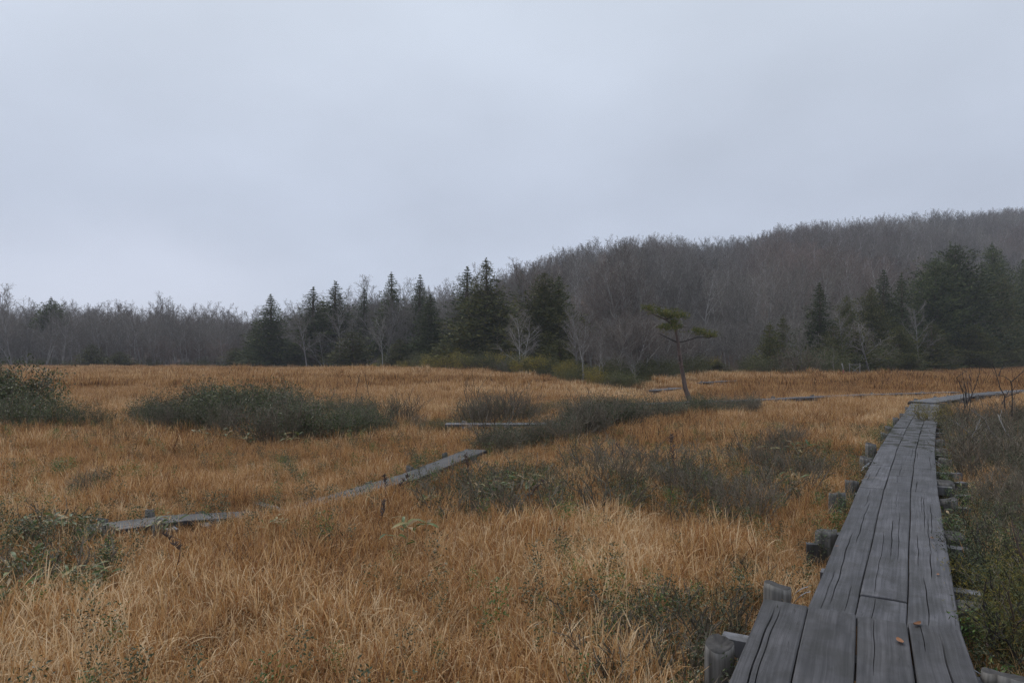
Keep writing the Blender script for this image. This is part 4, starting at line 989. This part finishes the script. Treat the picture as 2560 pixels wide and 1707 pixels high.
fill(46, [(1390, 1170), (1560, 1130), (1760, 1120), (1960, 1090), (2080, 1150), (2020, 1250), (1800, 1290), (1560, 1260), (1420, 1230)], ['smallgrey', 'smallgrey', 'small', 'small', 'small', 'twig'], 'straggly dwarf shrub in the patch before the long boardwalk', 'dwarf shrub patch before the long boardwalk', .8, 1.25, .24)
fill(8, [(1860, 1110), (1990, 1080), (2050, 1180), (1930, 1200)], ['twig'], 'dense purple-grey shrub close to the long boardwalk', 'shrubs close to the long boardwalk', .42, .6, .3)
fill(24, [(1010, 1190), (1250, 1160), (1420, 1180), (1380, 1270), (1100, 1260)], ['smallgrey', 'small'], 'small dwarf shrub in the grass below the low boardwalk', 'dwarf shrubs below the low boardwalk', .7, 1.1, .3)
fill(16, [(1480, 1470), (1660, 1440), (1860, 1540), (1900, 1480), (1760, 1700), (1490, 1700)], ['small', 'smallgrey'], 'low dwarf shrub in straw grass near the four-plank section', 'dwarf shrubs near the four-plank section', .55, .85, .22)
fill(14, [(-40, 1270), (200, 1290), (280, 1360), (120, 1420), (-40, 1500)], ['small', 'small', 'smallgrey'], 'dwarf shrub where the sunken boardwalk disappears', 'dwarf shrubs where the sunken boardwalk disappears', .6, 1.0, .3)
fill(2, [(60, 1190), (240, 1180), (260, 1250), (60, 1260)], ['twig'], 'twiggy shrub rising behind the sunken boardwalk end', 'shrubs behind the sunken boardwalk end', .3, .4, .5)
fill(7, [(1700, 1480), (1900, 1390), (1960, 1440), (1880, 1500), (1780, 1600)], ['small', 'needle'], 'green shrublet crowding the posts of the four-plank section', 'shrublets crowding the posts of the four-plank section', .4, .6, .15)
# tangle on the shrub side of the long boardwalk
gR = 'tangle of shrubs beside the long boardwalk'
fill(28, [(2385, 1040), (2600, 1010), (2640, 1200), (2400, 1180), (2355, 1080)], ['twig', 'twig', 'twig', 'grey'], 'tangled shrub beside the far half of the long boardwalk', gR, .5, .85, .28)
fill(14, [(2430, 1190), (2620, 1170), (2640, 1420), (2540, 1420), (2440, 1300)], ['twig', 'twig', 'grey'], 'tangled shrub set back from the near half of the long boardwalk', 'shrubs set back from the near half of the boardwalk', .42, .65, .24)
fill(9, [(2420, 1270), (2560, 1270), (2600, 1500), (2430, 1490), (2400, 1380)], ['needle'], 'dark dwarf evergreen spilling against the long boardwalk', 'evergreens against the long boardwalk', .6, 1.0, .16)
fill(10, [(2355, 1150), (2400, 1150), (2440, 1420), (2395, 1420)], ['needle', 'small'], 'small shrublet growing between posts along the boardwalk', 'shrublets between boardwalk posts', .3, .5, .12)
fill(4, [(2530, 1440), (2640, 1440), (2700, 1660), (2560, 1660)], ['olneedle'], 'olive-green shrub beside the four-plank section', 'shrubs beside the four-plank section', .7, .9, .25)
fill(12, [(2430, 1540), (2500, 1520), (2560, 1700), (2490, 1700)], ['needle', 'small'], 'low shrublet at the edge of the four-plank section', 'shrublets at the edge of the four-plank section', .45, .65, .15)
def dark_bare(lab, px, py, paths, r0=.012, mat='dark_twig'):
    """a bare shrub from a few traced stems; every stem gets its own depth and side twigs"""
    x, y = gpt(px, py); org = Vector((x, y, H(x, y))); rng = random.Random(px)
    e = tag(empty('bare_shrub', org), lab, 'shrub')
    for path in paths:
        dep = rng.uniform(-.35, .35); b = MB(); m = len(path)
        pts = [P(a, c, y + dep * i / (m - 1)) - org for i, (a, c) in enumerate(path)]
        b.tube(pts, [r0 * (1 - .65 * i / (m - 1)) for i in range(m)], 6)
        for k in range(6):
            i = rng.randrange(1, m); q = pts[i - 1].lerp(pts[i], rng.random()); d = (pts[i] - pts[i - 1]).normalized()
            dd = (d + Vector((rng.gauss(0, .6), rng.gauss(0, .6), rng.gauss(0.2, .5)))).normalized()
            l = rng.uniform(.06, .2); b.tube([q, q + dd * l * .5, q + (dd + Vector((0, 0, .3))) * l], [r0 * .35, r0 * .28, r0 * .15], 4)
        mobj('stem', b.mesh('stem', M[mat], True), e)
dark_bare('dark bare shrub with hooked stems rising over the junction of the boardwalks', 2420, 1055,
          [[(2418, 1050), (2424, 1020), (2430, 985), (2440, 962), (2448, 935), (2450, 912)], [(2412, 1020), (2409, 985), (2398, 955), (2391, 944), (2405, 935), (2415, 928)],
           [(2405, 1040), (2420, 1003), (2431, 985), (2426, 960), (2424, 935)], [(2415, 1010), (2416, 975), (2408, 945), (2404, 918)], [(2425, 1000), (2420, 970), (2418, 940)], [(2419, 1012), (2412, 980), (2404, 970), (2398, 955)]])
dark_bare('dark bare shrub with forked stems beside the one with hooked stems', 2520, 1080,
          [[(2512, 1020), (2512, 990), (2500, 968), (2494, 945), (2487, 922), (2480, 908)], [(2515, 992), (2525, 988), (2545, 982), (2562, 973)], [(2530, 1040), (2531, 1000), (2530, 965), (2525, 950), (2512, 942), (2494, 936)],
           [(2527, 955), (2540, 945), (2556, 930), (2568, 915)], [(2505, 1010), (2515, 990), (2522, 975)], [(2497, 940), (2502, 925), (2507, 915)]], .013)
dark_bare('pale bleached arching stem among tangled shrubs beside the boardwalk', 2500, 1130,
          [[(2570, 1128), (2540, 1108), (2515, 1080), (2500, 1050), (2495, 1035)], [(2448, 1103), (2430, 1090), (2410, 1070), (2380, 1050)], [(2428, 1090), (2440, 1075), (2441, 1062)], [(2490, 1092), (2475, 1075), (2460, 1045), (2430, 1025)]], .010, 'pale_bark')
dark_bare('dark red slender stems standing by the four-plank section', 2535, 1600,
          [[(2470, 1618), (2460, 1560), (2452, 1500)], [(2536, 1600), (2534, 1540), (2520, 1480), (2505, 1460)], [(2570, 1420), (2550, 1380), (2535, 1330), (2530, 1300)]], .006, 'stalk')
for px, py, sc_ in ((2548, 1560, .62), (2590, 1500, .7)):
    x, y = gpt(px, py); put_shrub('ygneedle', x, y, sc_, 'yellow-green needle-leaved shrub rising beside the four-plank section', 'yellow-green shrubs beside the four-plank section')
x, y = gpt(2335, 1058); put_shrub('ygneedle', x, y, 1.0, 'golden-yellow feathery tuft leaning onto the mossy boards', sz=1.0)

# shrubs along the foot of the wood
gy = 'shrubs along the foot of the cedars'
for i in range(56):
    px = rngT.uniform(880, 1530); f = float(lerp_tab(FOOT, px)); dd = f + rngT.uniform(-.5, 7)
    x = (px - CX) / FPX * dd; r = rngT.random(); tp = np.interp(px, [880, 1000, 1100, 1250, 1400, 1530], [900, 895, 888, 878, 905, 938]) + rngT.uniform(-6, 16)
    h = max(.6, EYE + (HOR - tp) / FPX * dd - H(x, dd))
    k = 'yellow' if r < .6 else 'olive' if r < .85 else 'grey'
    put_shrub(k, x, dd, h / {'yellow': 2., 'olive': 2., 'grey': .8}[k], {'yellow': 'yellowish shrub at the foot of the cedars beyond the field', 'olive': 'olive-green shrub at the foot of the cedars beyond the field', 'grey': 'grey leafy shrub at the foot of the cedars beyond the field'}[k], {'yellow': 'yellowish ', 'olive': 'olive ', 'grey': 'grey '}[k] + gy, 1.0, 'bush', None, 'bush')
for i in range(54):
    px = rngT.uniform(1530, 2600); f = float(lerp_tab(FOOT, px)); dd = f + rngT.uniform(-.5, 6)
    if 1775 < px < 1860: continue
    x = (px - CX) / FPX * dd; r = rngT.random(); h = rngT.uniform(.9, 2.0) * (1.3 if px > 1950 else .9)
    if 1930 < px < 2030 and r < .6: k = 'russet'
    else: k = 'olive' if r < .68 else 'yellow' if r < .78 else 'grey'
    put_shrub(k, x, dd, h / {'yellow': 2., 'olive': 2., 'grey': .8, 'russet': 1.5}[k], {'yellow': 'yellowish bush along the edge of the reed bed', 'olive': 'olive bush along the edge of the reed bed below the dark conifers', 'grey': 'grey leafy bush along the edge of the reed bed', 'russet': 'russet leafless-looking bush at the open end of the dark conifers'}[k],
              {'yellow': 'yellowish ', 'olive': 'olive ', 'grey': 'grey ', 'russet': 'russet '}[k] + 'bushes along the edge of the reed bed', 1.0, 'bush', None, 'bush')
UNDER = source('undergrowth_bush', [make_mesh('undergrowth', list(map(tuple, np.concatenate([np.array([v.co for v in bm.vertices]), np.array([v.co for v in fm.vertices])]))),
         [tuple(p.vertices) for p in bm.polygons] + [tuple(q + len(bm.vertices) for q in p.vertices) for p in fm.polygons], [bm.materials[0], fm.materials[0]], False, [0] * len(bm.polygons) + [1] * len(fm.polygons))
         for bm, fm in (SH['olive'][0], SH['olive'][1], SH['russet'][0], SH['russet'][1])])
ux = R.uniform(-200, 2750, 620); uf = lerp_tab(FOOT, ux); ud = uf + np.where((ux > 880) & (ux < 1540), 3.0, .0) + R.uniform(-.3, 9, 620); uk = (ud < uf + R.uniform(0, 9, 620)) & ~((ux > 1760) & (ux < 1870)); ux, ud, uf = ux[uk], ud[uk], uf[uk]
uX = (ux - CX) / FPX * ud; m = len(ux); s = R.uniform(.3, .7, m) * np.where(ud - uf > 2, 1.2, .8)
scatter('undergrowth', np.stack([uX, ud, Hn(uX, ud) - .03], 1), np.stack([np.zeros(m), np.zeros(m), R.uniform(0, 6.28, m)], 1), np.stack([s * 1.2, s * 1.2, s], 1),
        np.where((R.uniform(0, 1, m) < .45) | (ux > 900), R.integers(0, 2, m), R.integers(2, 4, m)), R.uniform(0, 1, m), UNDER, 'low olive and brown undergrowth along the foot of the wood', 'undergrowth')

# ------------------------------------------------------------------ rail frame and marker pole by the reed bed
dd = 55.0; c = P(2137, 928, dd); z0 = H(c.x, dd); w = 26 / FPX * dd; zt = P(2137, 912, dd).z; zb = z0 - .2
e = tag(empty('rail_frame', (c.x, dd, z0)), 'small grey wooden rail frame with crossed braces at the edge of the reeds', 'fence')
for s in (-1, 1):
    b = MB(); b.box((s * w / 2, 0, (zt - z0) / 2), .05, .05, zt - z0 + .3); mobj('rail_post', b.mesh('rail_post', M['paint_white']), e)
b = MB(); b.box((0, 0, zt - z0 + .03), w + .12, .06, .045); mobj('top_rail', b.mesh('top_rail', M['paint_white']), e)
for s in (-1, 1):
    b = MB(); b.tube([(-s * w / 2, .05 * s, .25), (s * w / 2, .05 * s, zt - z0 - .1)], [.018, .018], 6); mobj('brace', b.mesh('brace', M['paint_white']), e)
dd = 53.0; c = P(2112, 932, dd); z0 = H(c.x, dd); tp = P(2105, 908, dd)
e = tag(empty('marker_pole', (c.x, dd, z0)), 'leaning red and white marker pole next to the rail frame', 'pole')
top = tp - Vector((c.x, dd, z0)); b = MB(); b.tube([(0, 0, -.2), top * .55], [.05, .05], 10); mobj('pole_base', b.mesh('pole_base', M['paint_red'], True), e)
b = MB(); b.tube([top * .55, top], [.052, .05], 10); mobj('pole_tip', b.mesh('pole_tip', M['paint_white'], True), e)

# ------------------------------------------------------------------ bamboo grass clumps and dead stalks
def lance(b, p, d, L, w, rng, droop=.35):
    d = d.normalized(); side = d.cross(Vector((0, 0, 1)))
    if side.length < .05: side = Vector((1, 0, 0))
    side = (side.normalized() + Vector((rng.gauss(0, .3), rng.gauss(0, .3), rng.gauss(0, .4)))).normalized(); n = 5; base = len(b.v)
    for i in range(n):
        s = i / (n - 1); q = p + d * L * s + Vector((0, 0, -droop * L * s * s)); ww = w * (math.sin(math.pi * (s * .9 + .06)) ** .8) * .5 if s < 1 else .001
        b.v += [q - side * ww, q + Vector((0, 0, -.12 * ww)), q + side * ww]
    for i in range(n - 1):
        for k in range(2): b.f.append((base + i * 3 + k, base + i * 3 + k + 1, base + i * 3 + k + 4, base + i * 3 + k + 3))
def sasa(seed, stalks, dry):
    rng = random.Random(seed); st, lv, dr = MB(), MB(), MB()
    for k in range(stalks):
        x, y = rng.gauss(0, .10), rng.gauss(0, .10); h = rng.uniform(.2, .42); lean = Vector((rng.gauss(0, .18), rng.gauss(0, .18), 1))
        st.tube([(x, y, -.05), Vector((x, y, 0)) + lean * h * .6, Vector((x, y, 0)) + lean * h], [.004, .003, .002], 5)
        for j in range(rng.randint(3, 5)):
            az = rng.uniform(0, 6.28); up = rng.uniform(-.1, 1.0); q = Vector((x, y, 0)) + lean * h * rng.uniform(.7, 1)
            lance(dr if rng.random() < dry else lv, q, Vector((math.cos(az), math.sin(az), up)), rng.uniform(.11, .19), rng.uniform(.022, .036), rng)
    return st.mesh('stalks', M['drysasa'], True), lv.mesh('leaves', M['sasa']), dr.mesh('dry_leaves', M['drysasa']) if dr.f else None
SS = [sasa(700 + i, 7, .25) for i in range(3)]
def put_sasa(px, py, s, lab, grp=None):
    x, y = gpt(px, py); e = tag(empty('bamboo_grass', (x, y, H(x, y)), rngT.uniform(0, 6.28), s), lab, 'plant', grp); A = SS[rngT.randrange(3)]
    mobj('stalks', A[0], e); mobj('leaves', A[1], e)
    if A[2]: mobj('dry_leaves', A[2], e)
for lab, pts in (('light green bamboo grass clump in a row below the low boardwalk', ((1190, 1222, .9), (1240, 1215, .9), (1275, 1212, .8), (1320, 1216, 1.1))),
                 ('bamboo grass clump with yellowed leaves alone in straw grass', ((1030, 1325, 1.1),)),
                 ('bamboo grass clump over the hidden end of the sunken boardwalk', ((90, 1315, .9), (150, 1318, .9), (200, 1312, .8), (235, 1322, .75), (60, 1330, .85))),
                 ('green bamboo grass clump in the straw grass before the sunken boardwalk', ((190, 1420, .8), (265, 1425, .75), (30, 1475, .9), (60, 1390, .85))),
                 ('upright bright bamboo grass close to the long boardwalk', ((1990, 1135, 1.3), (1985, 1205, 1.0))),
                 ('single bamboo grass sprig against a boardwalk post', ((2376, 1290, .8),)),
                 ('yellowing bamboo grass in the tangle beside the boardwalk', ((2545, 1120, 1.2), (2418, 1215, .7))),
                 ('bamboo grass with dry leaves in front of the big dark thicket', ((565, 1086, 1.0), (640, 1093, 1.1), (725, 1099, 1.1), (505, 1080, .9), (700, 1092, 1.1))),
                 ('small bamboo grass sprig in the grass beneath the low boardwalk', ((1070, 1235, .7), (700, 1290, .7), (430, 1300, .8)))):
    for p in pts: put_sasa(*p, lab, 'bamboo grass: ' + lab if len(pts) > 1 else None)
def stalk(px, top, bot, lab, grp=None):
    x, y = gpt(px, bot); z0 = H(x, y); h = EYE + (HOR - top) / FPX * y - z0; rng = random.Random(px); b = MB()
    pts = [Vector((rng.gauss(0, .008) * i, rng.gauss(0, .008) * i, h * i / 7 - (.05 if i == 0 else 0))) for i in range(8)]
    b.tube(pts, [.0045 - .0003 * i for i in range(8)], 6); e = tag(empty('dead_stalk', (x, y, z0)), lab, 'plant', grp); mobj('stem', b.mesh('stem', M['stalk'], True), e)
    s = MB()
    for k in range(26):
        q = pts[5].lerp(pts[7], rng.random()); d = Vector((rng.gauss(0, 1), rng.gauss(0, 1), 1.2)).normalized(); s.tube([q, q + d * .02, q + d * .045], [.003, .006, .002], 4)
    mobj('seed_head', s.mesh('seed_head', M['stalk'], True), e)
stalk(1682, 1082, 1290, 'tall dead flower stalk with a dark seed spike in the dwarf shrub patch')
stalk(1176, 1138, 1245, 'tall dead stalk standing before the low boardwalk end')
stalk(1338, 1205, 1270, 'short dark dead stalk beside the bamboo grass row')
for px, t_, b_ in ((968, 1188, 1235), (950, 1250, 1310), (1010, 1190, 1225), (1560, 1110, 1190), (445, 1330, 1400)):
    stalk(px, t_, b_, 'thin dead stalk poking out of the straw grass', 'thin dead stalks in the grass')

# ------------------------------------------------------------------ grass
def tuft(seed, blades, rad, h0, h1, w0, w1, seg=5, bend=2.2, upright=False):
    """blades that bow over as arcs; the tallest hook right round"""
    rng = np.random.default_rng(seed); V, F, UV = [], [], []
    for k in range(blades):
        a, q = rng.uniform(0, 6.28), rad * math.sqrt(rng.random()); x, y, z = q * math.cos(a), q * math.sin(a), -.02
        L = rng.uniform(h0, h1); az = rng.uniform(0, 6.28); t0 = abs(rng.normal(0, .62)) if not upright else abs(rng.normal(0, .16))
        bd = rng.uniform(.1, bend) * (1 if rng.random() < .75 else .25); pw = rng.uniform(1.0, 2.2)
        w = rng.uniform(w0, w1); tw = rng.uniform(-1, 1); sa = az + math.pi / 2 + rng.uniform(-.8, .8); b = len(V)
        for i in range(seg + 1):
            s = i / seg; ww = w * (1 - .85 * s ** 2.2) * .5; st = sa + tw * s; ox, oy = math.cos(st) * ww, math.sin(st) * ww
            V += [(x - ox, y - oy, z), (x + ox, y + oy, z + ww * .3)]; UV += [(0, s), (1, s)]
            t = t0 + bd * ((s + .5 / seg) ** pw); r = math.sin(t) * L / seg
            x += math.cos(az) * r; y += math.sin(az) * r; z = max(z + math.cos(t) * L / seg, .01)
        for i in range(seg): F.append((b + 2 * i, b + 2 * i + 1, b + 2 * i + 3, b + 2 * i + 2))
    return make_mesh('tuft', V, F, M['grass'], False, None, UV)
def wedge(n, y0, y1, px0=-260, px1=2820):
    y = np.sqrt(R.uniform(y0 * y0, y1 * y1, n)); px = R.uniform(px0, px1, n); return (px - CX) / FPX * y, y
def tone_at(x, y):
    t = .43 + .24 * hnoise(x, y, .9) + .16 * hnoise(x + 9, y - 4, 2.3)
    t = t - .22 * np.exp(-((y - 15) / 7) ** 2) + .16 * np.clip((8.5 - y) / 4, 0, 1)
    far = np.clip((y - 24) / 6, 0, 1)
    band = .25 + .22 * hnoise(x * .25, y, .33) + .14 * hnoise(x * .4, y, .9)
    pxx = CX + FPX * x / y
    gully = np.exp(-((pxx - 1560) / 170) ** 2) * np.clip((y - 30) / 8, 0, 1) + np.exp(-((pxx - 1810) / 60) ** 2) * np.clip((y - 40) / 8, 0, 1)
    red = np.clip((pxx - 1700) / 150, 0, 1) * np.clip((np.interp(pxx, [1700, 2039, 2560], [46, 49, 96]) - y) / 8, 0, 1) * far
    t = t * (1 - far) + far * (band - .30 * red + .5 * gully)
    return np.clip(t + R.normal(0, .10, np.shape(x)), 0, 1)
def foot_at(x, y): return lerp_tab(FOOT, np.clip(CX + FPX * x / y, -600, 3300))
def lay_grass(name, n, y0, y1, coll, k, s0, s1, label, margin=.03, hz=None, maxd=1e9):
    x, y = wedge(n, y0, y1); cd_ = corr_dist(x, y); keep = (cd_ > margin) & (cd_ < maxd) & (y < foot_at(x, y) + 1.5)
    x, y = x[keep], y[keep]; m = len(x); s = R.uniform(s0, s1, m) * (1 + .26 * hnoise(x, y, 1.7) + .12 * hnoise(x, y, 4.1)) * np.clip(.62 + corr_dist(x, y) * .9, .62, 1); z = R.uniform(.75, 1.2, m)
    if hz is not None: z = z * hz(x, y)
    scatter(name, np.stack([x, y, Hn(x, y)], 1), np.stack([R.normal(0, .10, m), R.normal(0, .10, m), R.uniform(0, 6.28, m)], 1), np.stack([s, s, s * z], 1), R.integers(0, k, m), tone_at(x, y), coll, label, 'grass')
cn = source('edge_tuft', [tuft(i, 46, .12, .08, .30, .0038, .0085, 6, 2.9) for i in range(8)])
lay_grass('boardside_grass', 26000, 2.6, 13.5, cn, 8, .75, 1.15, 'straw-coloured sedge growing close along the boardwalks', .03, None, .65)
cp = source('near_patch', [tuft(100 + i, 215, .24, .08, .29, .0040, .0095, 6, 2.9) for i in range(10)])
lay_grass('near_grass', 6600, 2.4, 13.6, cp, 10, .8, 1.15, 'straw-coloured arching sedge covering the near marsh', .5)
cm = source('middle_edge_tuft', [tuft(20 + i, 44, .17, .14, .36, .005, .010, 4, 2.0) for i in range(6)])
lay_grass('middle_boardside_grass', 34000, 13.0, 34, cm, 6, .8, 1.2, 'orange-brown sedge close along the far boardwalks', .03, None, 1.0)
cq = source('middle_patch', [tuft(120 + i, 560, .62, .14, .36, .005, .011, 4, 2.0) for i in range(6)])
lay_grass('middle_grass', 2900, 13.0, 34.5, cq, 6, .8, 1.2, 'orange-brown sedge covering the middle of the marsh', .85)
cf = source('far_patch', [tuft(140 + i, 640, 1.4, .16, .40, .014, .028, 2, .9, True) for i in range(6)])
lay_grass('far_grass', 6200, 33, 118, cf, 6, .8, 1.2, 'rust and straw sedge field reaching to the trees', 1.0)
# taller pale stems here and there, and long bent blades by the boards
ct = source('long_blade', [tuft(60 + i, 5, .05, .35, .62, .0035, .006, 8, 2.6) for i in range(6)])
lay_grass('long_grass', 2200, 2.6, 14, ct, 6, .8, 1.1, 'long bent pale blades standing over the near sedge')

# low leafy ground cover in the sedge
gc = source('groundcover_sprig', [shrub(800 + i, .26, .16, 4, 3, 46, .022, M['holly'] if i < 3 else M['greyleaf'] if i < 5 else M['bright'], M['shrub_twig'], .04, 3, .02, 1.0) for i in range(0)] or
            [make_mesh('sprig', *(lambda V, F: (V, F.tolist()))(*leaf_arrays(*(lambda nr, k: (np.stack([nr.normal(0, .035, k), nr.normal(0, .035, k), nr.uniform(.08, .30, k)], 1), np.stack([nr.normal(0, 1, k), nr.normal(0, 1, k), nr.uniform(0, 1, k)], 1), nr.uniform(.014, .028, k), nr.uniform(.006, .012, k), nr))(np.random.default_rng(800 + i), 120))), M['holly'] if i < 2 else M['greyleaf'] if i < 5 else M['bright']) for i in range(7)])
x, y = wedge(9000, 2.6, 17); pxx = CX + FPX * x / y; pyy = HOR + FPX * 1.7 / y
dens = np.clip(.20 + .36 * hnoise(x, y, 1.2), 0, 1) * .7
dens += .7 * np.exp(-((pxx - 1700) / 260) ** 2 - ((pyy - 1210) / 65) ** 2) + .5 * np.exp(-((pxx - 1180) / 160) ** 2 - ((pyy - 1220) / 40) ** 2) + .55 * np.exp(-((pxx - 1640) / 190) ** 2 - ((pyy - 1600) / 110) ** 2)
dens += .35 * (pxx > 2360) + .7 * np.exp(-((pxx - 60) / 190) ** 2 - ((pyy - 1420) / 150) ** 2)
cd = corr_dist(x, y); dens += .5 * np.exp(-(cd / .25) ** 2)
keep = (R.uniform(0, 1, len(x)) < dens) & (cd > .03); x, y = x[keep], y[keep]; m = len(x); s = R.uniform(.7, 1.25, m)
scatter('ground_cover', np.stack([x, y, Hn(x, y)], 1), np.stack([R.normal(0, .15, m), R.normal(0, .15, m), R.uniform(0, 6.28, m)], 1), np.stack([s, s, s], 1), R.integers(0, 7, m), R.uniform(0, 1, m), gc, 'small dark leafy plants growing up through the sedge', 'ground cover')

# ------------------------------------------------------------------ haze
hm, hn, hl, ho = new_mat('haze')
pv = hn.new('ShaderNodeVolumePrincipled'); pv.inputs['Color'].default_value = (0.86, 0.90, 1.0, 1); pv.inputs['Density'].default_value = 0.00055; pv.inputs['Anisotropy'].default_value = 0.0
hl.new(pv.outputs[0], ho.inputs['Volume'])
b = MB(); b.box((0, 220, 52), 860, 540, 112); tag(mobj('haze', b.mesh('haze', hm)), 'thin grey-blue haze hanging in the air over the marsh', 'haze', kind='stuff')
